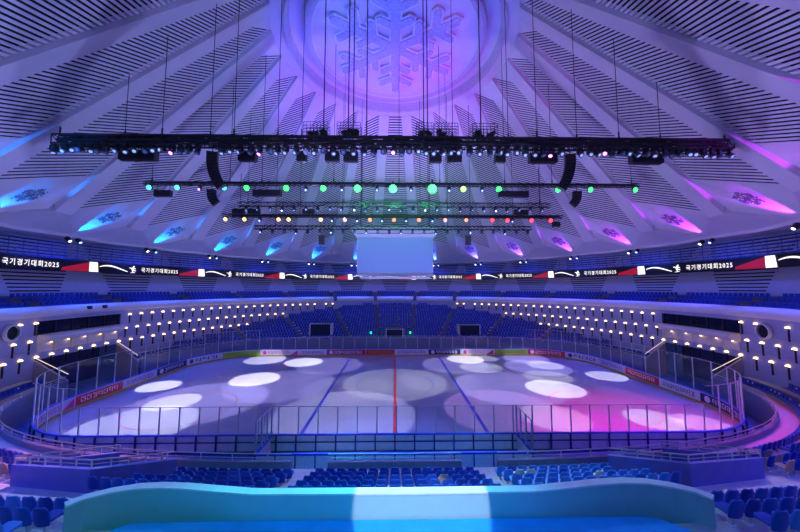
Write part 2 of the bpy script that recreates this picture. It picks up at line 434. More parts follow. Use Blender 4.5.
# lower bowl front wall with rail
def bowl_gap(p):
    x, y = p
    if y < 0 and 3.9 < abs(x) < 5.1: return True
    return in_tunnel(p)
runs = []; cur = []
for k in range(NP+1):
    p = EP[k % NP]
    if bowl_gap(p):
        if len(cur) > 2: runs.append(cur)
        cur = []
    else: cur.append(tuple(p))
if len(cur) > 2: runs.append(cur)
if len(runs) > 1 and not bowl_gap(EP[0]) and not bowl_gap(EP[-1]):
    runs[0] = runs[-1][:-1]+runs[0]; runs.pop()
wn = 0
mb = MB()
for r in runs: mb.wallstrip(r[::3]+[r[-1]], 0, 2.13, .22)
bw = struct(mb.build('wall_bowl', mat('bowl_front_wall', (.17, .20, .30), .6, var=.08)), 'grey curved front wall of the lower bowl')
rl = tag(link('rail', None), 'metal handrail on posts following the curved bowl front wall', 'handrail')
mr = MB(); mp = MB(); NPO = [0]
for r in runs:
    q = r[::4]+[r[-1]]
    mr.path([(x, y, 2.5) for x, y in q], .06, n=6); mr.path([(x, y, 2.3) for x, y in q], .035, n=6)
    acc = 0
    for a, b in zip(r, r[1:]):
        acc += hypot(b[0]-a[0], b[1]-a[1])
        if acc > 1.6: acc = 0; NPO[0] += 1; mq = MB() if NPO[0] <= 96 else mp; mq.bar((*b, 2.1), (*b, 2.5), .05); (mq.build('rail_post', METAL, rl) if mq is not mp else None)
mr.build('rail_bar', METAL, rl); (mp.build('rail_post', METAL, rl) if mp.v else None)

# floor
mb = MB(); mb.revolve([(0.01, -.04), (36.3, -.04)], step=5)
struct(mb.build('floor', FLOORB), 'blue floor around the ice rink')

# ---------------------------------------------------------------- ice and boards
def rink_pts(hx, hy, r, n=14):
    pts = []
    for cx, cy, a0 in ((hx-r, hy-r, 0), (-(hx-r), hy-r, 90), (-(hx-r), -(hy-r), 180), (hx-r, -(hy-r), 270)):
        for k in range(n+1):
            a = rad(a0+90*k/n); pts.append((cx+r*cos(a), cy+r*sin(a)))
    return pts
mb = MB(); mb.face([(x, y, 0.0) for x, y in rink_pts(30, 15, 8.5)])
ice = tag(mb.build('ice_sheet', ICE), 'shiny rink ice with coloured light pools and painted lines', 'ice')
def ringm(mb, cx, cy, r, w, z, n=48, a0=0, a1=360):
    for k in range(n):
        a, b = rad(a0+(a1-a0)*k/n), rad(a0+(a1-a0)*(k+1)/n)
        mb.face([(cx+(r-w/2)*cos(a), cy+(r-w/2)*sin(a), z), (cx+(r+w/2)*cos(a), cy+(r+w/2)*sin(a), z), (cx+(r+w/2)*cos(b), cy+(r+w/2)*sin(b), z), (cx+(r-w/2)*cos(b), cy+(r-w/2)*sin(b), z)])
def flatq(x0, x1, y0, y1, z, mtr, name):
    m = MB(); m.face([(x0, y0, z), (x1, y0, z), (x1, y1, z), (x0, y1, z)]); return m.build(name, mtr, ice)
flatq(-.15, .15, -15, 15, .004, REDL, 'centre_line')
for s in (-1, 1): flatq(s*7.27-.15, s*7.27+.15, -15, 15, .004, BLUEL, 'blue_line')
for s in (-1, 1): flatq(s*26-.03, s*26+.03, -13.2, 13.2, .004, REDL, 'goal_line')
m = MB(); ringm(m, 0, 0, 4.5, .06, .004); m.build('centre_circle', BLUEL, ice)
for sx in (-1, 1):
    for sy in (-1, 1):
        m = MB(); ringm(m, sx*20, sy*7, 4.5, .06, .004); m.build('face_off_circle', REDL, ice)

# perimeter parametrisation by arc length from the far centre (s>0 to the left)
def perim(s, off=0.0):
    hx, hy, r = 30, 15, 8.5; q = pi/2*r; tot = 4*(hx-r)+4*(hy-r)+4*q
    s = s % tot
    segs = [('l', (0, hy), (-1, 0), hx-r), ('c', (-(hx-r), hy-r), 90, q), ('l', (-hx, hy-r), (0, -1), 2*(hy-r)), ('c', (-(hx-r), -(hy-r)), 180, q),
            ('l', (-(hx-r), -hy), (1, 0), 2*(hx-r)), ('c', (hx-r, -(hy-r)), 270, q), ('l', (hx, -(hy-r)), (0, 1), 2*(hy-r)), ('c', (hx-r, hy-r), 0, q), ('l', (hx-r, hy), (-1, 0), hx-r)]
    for kd, p, d, ln in segs:
        if s <= ln:
            if kd == 'l':
                nx, ny = (d[1], -d[0]); return (p[0]+d[0]*s+nx*off, p[1]+d[1]*s+ny*off)
            a = rad(d)+s/r; return (p[0]+(r+off)*cos(a), p[1]+(r+off)*sin(a))
        s -= ln
    return (0, hy)
TOT = 4*21.5+4*6.5+4*pi/2*8.5
def pline(s0, s1, off, step=.8):
    n = max(1, int(math.ceil((s1-s0)/step))); return [perim(s0+(s1-s0)*k/n, off) for k in range(n+1)]
bd = tag(link('rink_barrier', None), 'white rink boards with blue cap and clear glass round the ice', 'rink boards')
loop = pline(0, TOT, .08)[:-1]
m = MB(); m.wallstrip(loop, .0, 1.12, .08, closed=True); m.build('board', BOARDW, bd)
m = MB(); m.wallstrip(loop, 1.12, 1.2, .16, closed=True); m.build('cap_rail', BLUEC, bd)
m = MB(); m.wallstrip([perim(TOT*k/220, .02) for k in range(220)], .0, .2, .03, closed=True); m.build('kick_strip', KICK, bd)
# glass: high round the ends, low along the sides
def high(s): x, y = perim(s); return abs(x) > 22.0
m = MB()
S = [TOT*k/240 for k in range(240)]
for k in range(240):
    a, b = S[k], TOT*(k+1)/240; z1 = 4.3 if high((a+b)/2) else 3.05
    p, q = perim(a, .08), perim(b, .08)
    m.face([(*p, 1.2), (*q, 1.2), (*q, z1), (*p, z1)])
m.build('glass_screen', GLASS, bd)
ps = []
s = 30.9+4.0; half = TOT/2
s = .8
while s < TOT-.5:
    x, y = perim(s); near = y < -11
    z1 = 4.3 if abs(x) > 22.0 else 3.05
    mm = MB(); px, py = perim(s, .09); mm.bar((px, py, 1.1), (px, py, z1), .07, .07); ps.append((mm, near))
    s += 1.36 if near else 1.98
for mm, near in ps[:100]: mm.build('post', ALU, bd)
if len(ps) > 100:
    m = MB()
    for mm, _ in ps[100:]:
        i = len(m.v); m.v += mm.v; m.f += [tuple(q+i for q in f) for f in mm.f]; m.mi += mm.mi
    o = m.build('post', ALU, bd); o['kind'] = 'stuff'
# top edges of the glass
cur = None; run = []
def flush(run, h):
    if len(run) > 1: m = MB(); m.path([(*p, h) for p in run], .03); m.build('glass_edge', ALU, bd)
for k in range(241):
    hgt = 4.3 if high(TOT*(k+.5)/240) else 3.05
    if cur is not None and hgt != cur: run.append(perim(TOT*k/240, .08)); flush(run, cur); run = []
    cur = hgt; run.append(perim(TOT*k/240, .08))
flush(run, cur)
# outer frame of the near side boards: posts and mid rail, dark foot rail
m = MB()
nl = pline(26, TOT-26, .2, 1.0)
m2_ = [(x, y) for x, y in nl if y < -5]
m.path([(x, y, .72) for x, y in m2_], .06, n=4); m.path([(x, y, .06) for x, y in m2_], .12, n=4)
for (x, y) in pline(46, TOT-46, .2, 1.36): m.bar((x, y, 0), (x, y, 1.15), .09)
m.build('support_frame', DKBLUE, bd)

# advertising panels on the inner faces
def glyphs(mb, s0, s1, z0, z1, n, off=-.016, big=False):
    w = (s1-s0)/n
    for k in range(n):
        a = s0+k*w; b = a+w*.78
        def rect(u0, u1, v0, v1):
            p, q = perim(a+(b-a)*u0, off), perim(a+(b-a)*u1, off); za, zb = z0+(z1-z0)*v0, z0+(z1-z0)*v1
            mb.face([(*p, za), (*q, za), (*q, zb), (*p, zb)])
        kd = random.randrange(4)
        rect(.0, .6, .82, 1); rect(.8, 1, 0, 1)
        if kd == 0: rect(0, .18, .35, 1); rect(0, .6, .35, .5)
        elif kd == 1: rect(.42, .6, .3, 1); rect(.1, .8, .0, .15)
        elif kd == 2: rect(0, .18, 0, .6); rect(0, .6, 0, .16); rect(.6, 1, .45, .6)
        else: rect(.1, .55, .5, .64); rect(.2, .35, .1, .5); rect(.5, 1, .2, .34)
def admat(n, c): return mat('ad_'+n, c, .4, var=.02)
LAV = admat('lavender', (.62, .56, .80)); RED = admat('red', (.72, .03, .06)); NAVY = admat('navy', (.02, .03, .16)); WH = admat('white', (.78, .78, .86)); YG = admat('yellow_green', (.42, .62, .05)); CRIM = admat('crimson', (.42, .03, .18)); DRED = admat('deep_red', (.60, .07, .05))
TW = admat('letter_white', (.9, .88, .9)); TP = admat('letter_purple', (.20, .07, .42)); TM = admat('letter_magenta', (.75, .05, .35)); TR = admat('letter_redorange', (.75, .25, .1)); TG = admat('letter_green', (.06, .35, .1)); TN = admat('letter_dark', (.05, .05, .20)); TY = admat('letter_yellow', (.85, .65, .15))
ads = [(-5.6, -.05, WH, TP, 'lavender-white', 0, 9), (-11, -5.6, NAVY, TW, 'navy', 1, 7), (-16.7, -11, WH, TM, 'white magenta-lettered', 2, 8), (-22.3, -16.7, YG, TG, 'yellow-green', 0, 9), (-28, -22.3, RED, TW, 'red', 1, 7), (-33.3, -28, WH, TN, 'white', 1, 3), (-38.2, -33.3, LAV, TP, 'lavender', 0, 6), (-43.3, -38.2, RED, TW, 'red', 0, 7), (-48.0, -43.3, WH, TN, 'white dark-lettered', 0, 9), (-54.5, -48.0, NAVY, TW, 'navy', 1, 8),
       (.05, 4.9, DRED, TR, 'deep red', 0, 9), (4.9, 11.4, CRIM, TW, 'crimson', 1, 8), (11.4, 16, LAV, TP, 'lavender', 0, 7), (16, 22.4, WH, TM, 'white magenta-lettered', 2, 8), (22.4, 27.9, YG, TG, 'yellow-green', 0, 9), (27.9, 33.2, WH, TN, 'white', 1, 3), (33.2, 38.5, NAVY, TW, 'navy', 1, 7), (38.5, 43.4, LAV, TP, 'lavender', 0, 7), (43.4, 48.4, RED, TW, 'red', 0, 7), (48.4, 54.5, LAV, TM, 'lavender', 2, 7)]
place = {}
for s0, s1, bm_, tm_, nm, logo, n in ads:
    side = 'left' if s0 > 0 else 'right'; mid = abs(s0+s1)/2
    where = 'on the far boards' if mid < 22 else ('on the curved far corner' if mid < 36 else ('on the end boards' if mid < 48 else 'on the curved near corner'))
    idx = [a for a in ads if (a[0] > 0) == (s0 > 0)].index((s0, s1, bm_, tm_, nm, logo, n))
    lab = '%s advertising banner %s, %s going %s from the red centre line' % (nm, where, ordn(idx), side)
    t = thing('advertising_banner', lab, 'advertising banner', group='banners along the rink boards')
    m = MB(); m.wallstrip(pline(s0+.03, s1-.03, .015, .7), .22, 1.06, .035); m.build('panel', bm_, t)
    m = MB(); a, b = s0+.5, s1-.5
    if s0 < 0 or True:
        # text must read left to right seen from inside: inside view, s decreases to the right
        if logo:
            cc = b-.25; 
            for q in range(10):
                u0, u1 = 2*pi*q/10, 2*pi*(q+1)/10
                P0 = perim(cc, -.017); p1 = perim(cc+.32*cos(u0), -.017); p2 = perim(cc+.32*cos(u1), -.017)
                m.face([(*P0, .64), (*p1, .64+.32*sin(u0)), (*p2, .64+.32*sin(u1))])
            b -= .8
        if logo == 2:
            p, q, r_ = perim(a+.9, -.017), perim(a-.35, -.017), perim(a-.35, -.017); m.face([(*p, .25), (*q, .25), (*r_, 1.03)])
            a += 1
    glyphs(m, b, a, .42, .88, n)
    m.build('lettering', tm_, t)

# players' bench enclosure on the near side
pb = thing('players_bench_enclosure', 'blue railed players bench box against the near rink boards', 'players bench', (0, -16.2, 0))
m = MB()
for x0, x1 in ((-8.5, 8.5),):
    m.box((0, -1.35, .55), (17, .06, 1.0))
m.box((-8.5, -.1, .55), (.06, 2.5, 1.0)); m.box((8.5, -.1, .55), (.06, 2.5, 1.0)); m.build('panel', BOARDW, pb)
m = MB(); m.box((0, -1.35, 1.14), (17.15, .16, .12)); m.box((-8.5, -.1, 1.14), (.14, 2.5, .12)); m.box((8.5, -.1, 1.14), (.14, 2.5, .12)); m.build('blue_rail', BLUEC, pb)
x = -8.5
while x < 8.6: m = MB(); m.box((x, -1.4, .55), (.07, .08, 1.1)); m.build('frame_post', DKBLUE, pb); x += 1.2142857
m = MB(); m.box((0, -.75, .45), (16, .4, .06))
for x in (-7, -3.5, 0, 3.5, 7): m.box((x, -.75, .21), (.08, .35, .42))
m.build('bench', mat('bench_wood', (.6, .55, .5), .5), pb)
for sx in (-1, 1):
    m = MB(); m.face([(sx*8.5, -1.35, 1.2), (sx*8.5, 1.1, 1.2), (sx*8.5, 1.1, 3.05), (sx*8.5, -1.35, 3.05)]); m.build('end_glass', GLASS, pb)
    m = MB()
    for y in (-1.35, -.5, .35, 1.1): m.bar((sx*8.5, y, 1.1), (sx*8.5, y, 3.1), .09)
    m.bar((sx*8.5, -1.35, 3.05), (sx*8.5, 1.1, 3.05), .05); m.build('end_frame', ALU, pb)

# ---------------------------------------------------------------- drum wall with lamps
mb = MB()
def wallseg(a0, a1, z0, z1, R=36.0, m_=0, th=.3):
    mb.m = m_; n = max(1, int(round((a1-a0)/2.5)))
    for k in range(n):
        b0, b1 = a0+(a1-a0)*k/n, a0+(a1-a0)*(k+1)/n
        mb.face([pol(R, b0, z0), pol(R, b1, z0), pol(R, b1, z1), pol(R, b0, z1)])
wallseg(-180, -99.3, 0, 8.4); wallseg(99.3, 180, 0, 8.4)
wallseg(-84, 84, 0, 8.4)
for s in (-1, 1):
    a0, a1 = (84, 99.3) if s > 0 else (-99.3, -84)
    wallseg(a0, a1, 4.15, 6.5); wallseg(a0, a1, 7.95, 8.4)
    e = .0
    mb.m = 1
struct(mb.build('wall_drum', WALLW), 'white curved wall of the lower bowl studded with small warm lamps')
# panel joints
m = MB()
for a in range(-177, 181, 5):
    if 84 < abs(a) < 99.3: continue
for z, o in ((6.75, 0), (5.15, 0)):
    for a0, a1 in ((-140, -99.3), (-84, -27), (27, 84), (99.3, 140)):
        m.path([pol(35.98, a0+(a1-a0)*k/20, z) for k in range(21)], .02, .05)
m.build('trim_25', mat('joint_grey', (.3, .3, .36), .7)); bpy.data.objects['trim_25']['kind'] = 'structure'
# cove band
m = MB(); m.revolve([(36.0, 8.38), (35.55, 8.5), (35.35, 8.75), (35.4, 9.0), (35.7, 9.25), (36.2, 9.38), (36.9, 9.4), (37.0, 9.0), (42.5, 9.0)], step=3)
struct(m.build('trim_26', WHITE, smooth=True), 'white rounded balcony edge running round the hall')
# upper tier: low rows of dark seats
m = MB()
for k, (R0, z0) in enumerate(((36.9, 9.05), (38.3, 9.5), (39.7, 9.95), (41.1, 10.4))):
    m.revolve([(R0, z0-.5), (R0, z0), (R0+1.4, z0)], step=5)
struct(m.build('floor_gallery', DARKC), 'dark stepped floor of the upper gallery')

# wall lamps
def lamp_proto():
    t = link('wall_lamp', None)
    m = MB(); m.box((0, .03, -.60), (.2, .03, 1.1)); 
    ch = m.mesh('dark_slot', VOID)
    m = MB(); n = 8
    for k in range(n):
        a0, a1 = pi*k/n, pi*(k+1)/n
        m.hexa([(0, -.02, 0), (cos(a0)*.15, -.12, sin(a0)*.14), (cos(a1)*.15, -.12, sin(a1)*.14)], [(0, .04, 0), (cos(a0)*.18, .04, sin(a0)*.17), (cos(a1)*.18, .04, sin(a1)*.17)])
    sh = m.mesh('lamp_shade', LAMPW)
    return ch, sh
SLOT, SHADE = lamp_proto()
m = MB(); m.cyl((0, .02, -.02), (0, -.10, -.02), .05, 6); NECK = m.mesh('lamp_neck', BLACK)
LG = 'warm lamps studding the curved wall'
rowname = ['top row', 'middle row', 'bottom row']
def addlamp(a, z, label):
    p = pol(35.95, a, z); t = tag(link('wall_lamp', None, None, p, (0, 0, -rad(a))), label, 'wall lamp', LG)
    link('dark_slot', SLOT, t); link('lamp_shade', SHADE, t)
LAMPS = []
for s in (-1, 1):
    side = 'left' if s < 0 else 'right'
    rows = [[], [], []]
    for k in range(0, 33): rows[0].append(29.6+2.5*k)
    rows[1] = [40.35+2.5*k for k in range(0, 28)]
    rows[2] = [51.6+2.5*k for k in range(0, 24)]
    for r in range(3):
        z = (7.75, 6.0, 4.4)[r]; n = 0
        for a in rows[r]:
            if a > 108.5: continue
            if 84.2 < a < 99.2 and r < 2: continue
            if 103.0 < a < 105.0 and r == 0 : continue
            addlamp(s*a, z, 'warm glowing wall lamp, %s, %s on the %s wall counting from the far stand' % (rowname[r], ordn(n), side)); n += 1
for s, aa in ((-1, (-13.5, -11.6)), (1, (11.5, 14.0))):
    pass
for s in (-1, 1):
    for k, a in enumerate((23.2, 25.6)):
        addlamp(s*a, 7.75, 'lone warm lamp above the far stand, %s of the %s pair' % (('inner', 'outer')[k], 'left' if s < 0 else 'right'))

# commentary windows, sills and alcoves
ALC = mat('alcove_lit', (.80, .74, .66), .6)
for s in (-1, 1):
    side = 'left' if s < 0 else 'right'
    a0, a1 = (84.3, 99.2) if s > 0 else (-99.2, -84.3)
    w = struct(link('window_%d' % (1 if s < 0 else 2), None), 'dark glazed commentary booth window in the %s wall' % side)
    m = MB(); m.wallstrip([pol(36.1, a0+(a1-a0)*k/10, 0)[:2] for k in range(11)], 6.5, 7.96, .05); m.build('pane', DGLASS, w)
    m = MB()
    for k in range(6): p = pol(36.0, a0+(a1-a0)*k/5, 0); m.bar((p.x, p.y, 6.5), (p.x, p.y, 7.96), .07)
    m.build('mullion', BLACK, w)
    m = MB()
    for k in range(10):
        b0, b1 = a0+(a1-a0)*k/10, a0+(a1-a0)*(k+1)/10
        o = [(36.0, 6.62), (35.0, 6.55), (34.9, 6.25), (35.5, 5.85), (36.0, 5.8)]
        m.hexa([pol(R, b0, z) for R, z in o], [pol(R, b1, z) for R, z in o])
    m.build('sill', WHITE, w)
    for k in range(5):
        b0, b1 = a0+(a1-a0)*(k+.06)/5, a0+(a1-a0)*(k+.94)/5
        t = tag(link('lit_alcove', None), 'warmly lit pale niche under the %s booth window, %s from the far end' % (side, ordn(k if s > 0 else 4-k)), 'alcove', 'lit niches under the booth windows')
        m = MB(); m.face([pol(35.94, b0, 4.85), pol(35.94, b1, 4.85), pol(35.94, b1, 5.75), pol(35.94, b0, 5.75)])
        m.hexa([pol(35.98, b0-.2, 4.8), pol(35.98, b0, 4.8), pol(35.8, b0, 4.8), pol(35.8, b0-.2, 4.8)], [pol(35.98, b0-.2, 5.8), pol(35.98, b0, 5.8), pol(35.8, b0, 5.8), pol(35.8, b0-.2, 5.8)])
        m.build('niche_back', ALC, t)
        m = MB(); c = pol(35.75, (b0+b1)/2+.5, 5.78); m.cyl(c, c-Vector((0, 0, .06)), .09, 8); m.build('downlight', LAMPW, t)
    # round horn / fan opening
    c = pol(35.9, s*103.6, 7.2); q = pol(35.5, s*103.6, 7.2)
    t = tag(link('round_vent', None, None, c, (0, 0, -rad(s*103.6))), 'big round dark vent opening with pale rim in the %s wall' % side, 'vent')
    m = MB()
    for k in range(20):
        u0, u1 = 2*pi*k/20, 2*pi*(k+1)/20
        o = [(.62, 0), (.75, 0), (.75, -.25), (.62, -.25)]
        m.hexa([(r*cos(u0), y, r*sin(u0)) for r, y in o], [(r*cos(u1), y, r*sin(u1)) for r, y in o])
    m.build('rim', WHITE, t)
    m = MB(); m.cyl((0, 0, 0), (0, -.08, 0), .62, 20); m.build('opening', VOID, t)
    # tunnel (zamboni gate) below the window
    tn = struct(link('door_%d' % (1 if s < 0 else 2), None), 'dark wide tunnel mouth below the %s booth window' % side)
    m = MB()
    m.wallstrip([pol(38.5, a0+(a1-a0)*k/6, 0)[:2] for k in range(7)], 0, 4.3, .1)
    for k in range(6):
        b0, b1 = a0+(a1-a0)*k/6, a0+(a1-a0)*(k+1)/6; m.face([pol(36, b0, 4.16), pol(36, b1, 4.16), pol(38.5, b1, 4.16), pol(38.5, b0, 4.16)])
    m.build('dark_recess', mat('tunnel_dark', (.03, .04, .12), .8), tn)
    # side walls sloping with the stand, lit handrails
    for a in (a0, a1):
        kk = min(range(NP), key=lambda k: abs(((azof(EP[k])-a+180) % 360)-180))
        pin = EP[kk]; pin = Vector(pol(pin.length, a, 0)[:2]); pout = Vector(pol(36.0, a, 0)[:2])
        m = MB(); d = (pout-pin).normalized(); n_ = Vector((-d.y, d.x))*.1
        A_ = [(*(pin-n_), 0), (*(pout-n_), 0), (*(pout-n_), 4.15), (*(pin-n_), 2.1)]; B_ = [(*(pin+n_), 0), (*(pout+n_), 0), (*(pout+n_), 4.15), (*(pin+n_), 2.1)]
        m.hexa(A_, B_); m.build('side_wall', mat('tunnel_side', (.35, .35, .42), .7), tn)
        m = MB(); m.bar((*pin, 2.7), (*pout, 4.4), .05); m.build('lit_handrail', TUNL, tn)
# loudspeaker-like small black fittings on the cove over the left window
for k, a in enumerate((-91.5, -88.5)):
    p = pol(35.3, a, 9.0); m = MB(); m.box((0, 0, .05), (.35, .3, .4)); m.cyl((0, -.15, .05), (0, -.22, .05), .12, 10); m.box((0, .2, -.1), (.08, .3, .08))
    tag(m.build('small_spotlight', BLACK, loc=p, rot=(0, 0, -rad(a))), 'small black fitting on the balcony edge over the left booth window, %s one' % ('nearer', 'farther')[k], 'spotlight', 'black fittings on the balcony edge')

# ---------------------------------------------------------------- vomitories near and far, platform
def parapet_quad(pts, z0, z1, th=.18):
    m = MB(); m.wallstrip(pts, z0, z1, th); return m
for s in (-1, 1):
    side = 'left' if s < 0 else 'right'
    P = [(s*13.3, -21.5), (s*15.9, -23.5), (s*12.3, -23.95), (s*10.4, -21.75)]
    t = tag(link('stairwell', None), 'blue walled stair opening with metal rails in the near %s stand' % side, 'stairwell')
    zt = [3.35, 3.9, 3.95, 3.15]
    m = MB(); m.wallstrip(P, lambda k: 1.0, lambda k: zt[k], .2); m.build('side_wall', VOMP, t)
    m = MB()
    for off, w in ((.32, .06), (.16, .035)):
        m.path([(x, y, z+off) for (x, y), z in zip(P, zt)], w, n=6)
    for a in range(3):
        for q in range(5):
            u = q/5; x = P[a][0]*(1-u)+P[a+1][0]*u; y = P[a][1]*(1-u)+P[a+1][1]*u; z = zt[a]*(1-u)+zt[a+1]*u; m.bar((x, y, z), (x, y, z+.32), .045)
    m.build('rail', METAL, t)
    m = MB(); m.face([(x, y, z-.28) for (x, y), z in zip(P, [3.0, 3.5, 3.5, 2.8])]); m.build('dark_well', mat('well_dark', (.02, .02, .07), .8), t)
def vom_inside(p):
    x, y = p
    if y > -12: return False
    x = abs(x); P = [(13.4, -20.2), (16.8, -23.6), (12.4, -24.7), (9.6, -21.7)]
    s = 0
    for k in range(4):
        a, b = P[k], P[(k+1) % 4]; c = (b[0]-a[0])*(y-a[1])-(b[1]-a[1])*(x-a[0])
        s += 1 if c > 0 else -1
    return abs(s) == 4
for nm, cx, w, zt, zb in (('left', -14.1, 3.8, 4.55, 1.6), ('centre', -.1, 3.0, 3.5, 1.2), ('right', 14.2, 3.8, 4.3, 1.6)):
    t = tag(link('stair_portal', None, None, (cx, 22.4, 0)), 'dark stair portal with pale edge in the far stand, %s one' % nm, 'portal', 'stair portals in the far stand')
    m = MB(); m.box((0, .7, (zt+1.2)/2), (w, 2.6, zt-1.2)); m.build('dark_opening', mat('portal_dark', (.012, .02, .06), .8), t)
    m = MB(); sx = -1 if cx < 1 else 1
    m.box((-w/2-.08, .2, (zt+1)/2), (.16, 2.4, zt-1)); m.box((w/2+.08, .2, (zt+1)/2), (.1, 2.4, zt-1)); m.box((0, -.45, zt), (w+.3, .3, .14)); m.build('pale_frame', BRK, t)
# green exit glow
for k, x in enumerate((-4.6, 2.9)):
    m = MB(); m.box((0, 0, 0), (.34, .08, .16)); m.box((0, .1, -.05), (.2, .16, .4))
    tag(m.build('exit_sign', [GREENL], loc=(x, 22.0, 2.9)), 'small green lit sign in the far stand, %s the centre portal' % ('left of', 'right of')[k], 'sign', 'green signs in the far stand')

# turquoise parapet platform
pf = thing('viewing_platform', 'big blue floored platform behind a curved turquoise-lit parapet wall', 'platform', (0, 0, 0))
PP = []
right = [(0, -27.98), (4, -27.95), (5, -27.82), (6.0, -27.68), (6.8, -27.62), (7.5, -27.66), (8.1, -27.85), (8.55, -28.1), (8.78, -28.4)]
PP = [(-x, y) for x, y in right[::-1]]+right[1:]
m = MB(); m.wallstrip(PP, 3.6, 5.45, .22); m.build('parapet', TURQ, pf)
m = MB(); m.wallstrip(PP, 5.45, 5.5, .27); m.build('coping', mat('coping_pale_cyan', (.75, .85, .88), .4), pf)
m = MB(); st_ = [(-7.7, -31.5), (-7.7, -28.6), (-7.3, -28.22), (-6.9, -28.14), (6.9, -28.14), (7.4, -28.25), (8.1, -28.9), (8.3, -31.5)]
m.hexa([(x, y, 3.6) for x, y in st_], [(x, y, 4.83) for x, y in st_]); m.build('raised_floor', STAGE, pf)
m = MB(); m.face([(-8.9, -27.8, 4.25), (8.9, -27.8, 4.25), (8.9, -33, 4.25), (-8.9, -33, 4.25)]); m.build('lower_floor', mat('platform_lower_blue', (.02, .08, .32), .7), pf)

# ---------------------------------------------------------------- seats
def seat_meshes():
    m = MB()     # backrest shell: rounded, tapered, reclined, curved
    N = 7; rows = [(0.28, .195, .0), (.42, .225, -.02), (.62, .215, -.05), (.75, .175, -.08), (.80, .115, -.09)]
    for side, off in ((0, 0), (1, .035)):
        pass
    fr, bk = [], []
    for z, hw, y in rows:
        fr.append([(hw*(2*i/(N-1)-1), y+.05*((2*i/(N-1)-1)**2), z) for i in range(N)])
        bk.append([(hw*(2*i/(N-1)-1), y-.035+.05*((2*i/(N-1)-1)**2), z) for i in range(N)])
    for g, fl in ((fr, 0), (bk, 1)):
        for r in range(len(rows)-1):
            for i in range(N-1):
                q = [g[r][i], g[r][i+1], g[r+1][i+1], g[r+1][i]]; m.face(q if not fl else q[::-1])
    for r in range(len(rows)-1):
        m.face([fr[r][0], fr[r+1][0], bk[r+1][0], bk[r][0]]); m.face([fr[r][-1], bk[r][-1], bk[r+1][-1], fr[r+1][-1]])
    for i in range(N-1): m.face([fr[-1][i], fr[-1][i+1], bk[-1][i+1], bk[-1][i]]); m.face([fr[0][i], bk[0][i], bk[0][i+1], fr[0][i+1]])
    back = m
    m = MB()     # pan
    o = [(-.20, 0), (-.215, .2), (-.19, .40), (-.1, .435), (.1, .435), (.19, .40), (.215, .2), (.20, 0)]
    m.hexa([(x, y, .355-.02*(y > .3)) for x, y in o], [(x, y, .40+.02*(y > .35)-.015*(.05 < y < .3)) for x, y in o])
    pan = m
    m = MB(); m.box((0, .15, .18), (.07, .12, .36)); m.box((0, .15, .35), (.3, .2, .025)); m.box((0, .15, .01), (.18, .22, .02))
    m.bar((-.12, .05, .35), (-.13, -.03, .5), .03); m.bar((.12, .05, .35), (.13, -.03, .5), .03)
    return back, pan, m
sb, sp, sq = seat_meshes()
SM = {}
for nm, mt in (('blue', SEATB), ('dark blue', SEATD), ('light blue', SEATL), ('cream', SEATC), ('tan', SEATG)):
    SM[nm] = (sb.mesh('backrest', mt), sp.mesh('seat_pan', mt), sq.mesh('pedestal', BRK))
# curve along a row
def row_points(k, pitch=.52):
    d = rowd(k)+.28
    P = [offp(j, d) for j in range(NP)]
    out = []; half_ = sum((P[(j+1) % NP]-P[j]).length for j in range(NP))/2
    # start at near centre (x=0,y<0) and march both ways so rows are symmetric
    j0 = min(range(NP), key=lambda j: (abs(P[j].x) if P[j].y < 0 else 1e9))
    for dr in (1, -1):
        acc = pitch/2 if True else 0; j = j0; L_ = 0; target = pitch/2
        while L_ < half_:
            jn = (j+dr) % NP; seg = (P[jn]-P[j]).length
            while target <= L_+seg:
                u = (target-L_)/seg; out.append((P[j].lerp(P[jn], u), ENr[j].lerp(ENr[jn], u).normalized(), j, dr*target)); target += pitch
            L_ += seg; j = jn
    return out
def blocked(p, k, d):
    x, y = p; r = p.length
    if r > 35.3: return True
    if in_tunnel(p): return True
    a = abs(azof(p))
    if 83 < a < 100.3: return True
    if y < 0:
        if 3.85 < abs(x) < 4.95: return True
        if vom_inside(p): return True
        if y < -27.2 and abs(x) < 9.35: return True
        if y < -20 and abs(x) > 8.8 and 4.9 < d < 6.7: return True   # cross aisle
        if abs(abs(x)-19.8-(-y-20)*.45) < .6: return True
    else:
        for c in (7.5, 22.5, 40, 56): 
            if abs(a-c)*r*pi/180 < .55: return True
        if 21.3 < y < 24.8 and (abs(x+14.1) < 2.2 or abs(x+.1) < 1.8 or abs(x-14.2) < 2.2): return True
        if abs(y-0) < 0: return True
    return False
near, rest = [], []
for k in range(0, NROW-1):
    for p, n_, j, s_ in row_points(k):
        d = rowd(k)+.28
        if blocked(p, k, d): continue
        z = tread_z(j, rowd(k))
        P3 = Vector((p.x, p.y, z)); q = project(P3+Vector((0, 0, .5)))
        if q[0] < -12 or q[0] > 812 or q[1] > 545: continue
        yaw = atan2(-n_.y, -n_.x)-pi/2      # seat faces -n (local +y)
        item = (P3, yaw, k, j, q)
        if p.y < -12 and (P3-CAMP).length < 40: near.append(item)
        else: rest.append(item)
near.sort(key=lambda t: (t[0]-CAMP).length)
rest += near[300:]; near = near[:300]
def block(x, k):
    if abs(x) < 3.9: return 'near centre block'
    s = 'left' if x < 0 else 'right'
    if rowd(k)+.28 >= 6.6: return '%s platform-side block' % s
    if abs(x) < 12.8 and abs(x) > 4.9 : return 'near %s inner block' % s
    return 'near %s outer block' % s
groups = {}
for it in near: groups.setdefault((block(it[0].x, it[2]), it[2]), []).append(it)
def rnd(x, y): v = sin(x*12.9898+y*78.233)*43758.5453; return v-math.floor(v)
blk_rows = {}
for (b, k) in groups: blk_rows.setdefault(b, []).append(k)
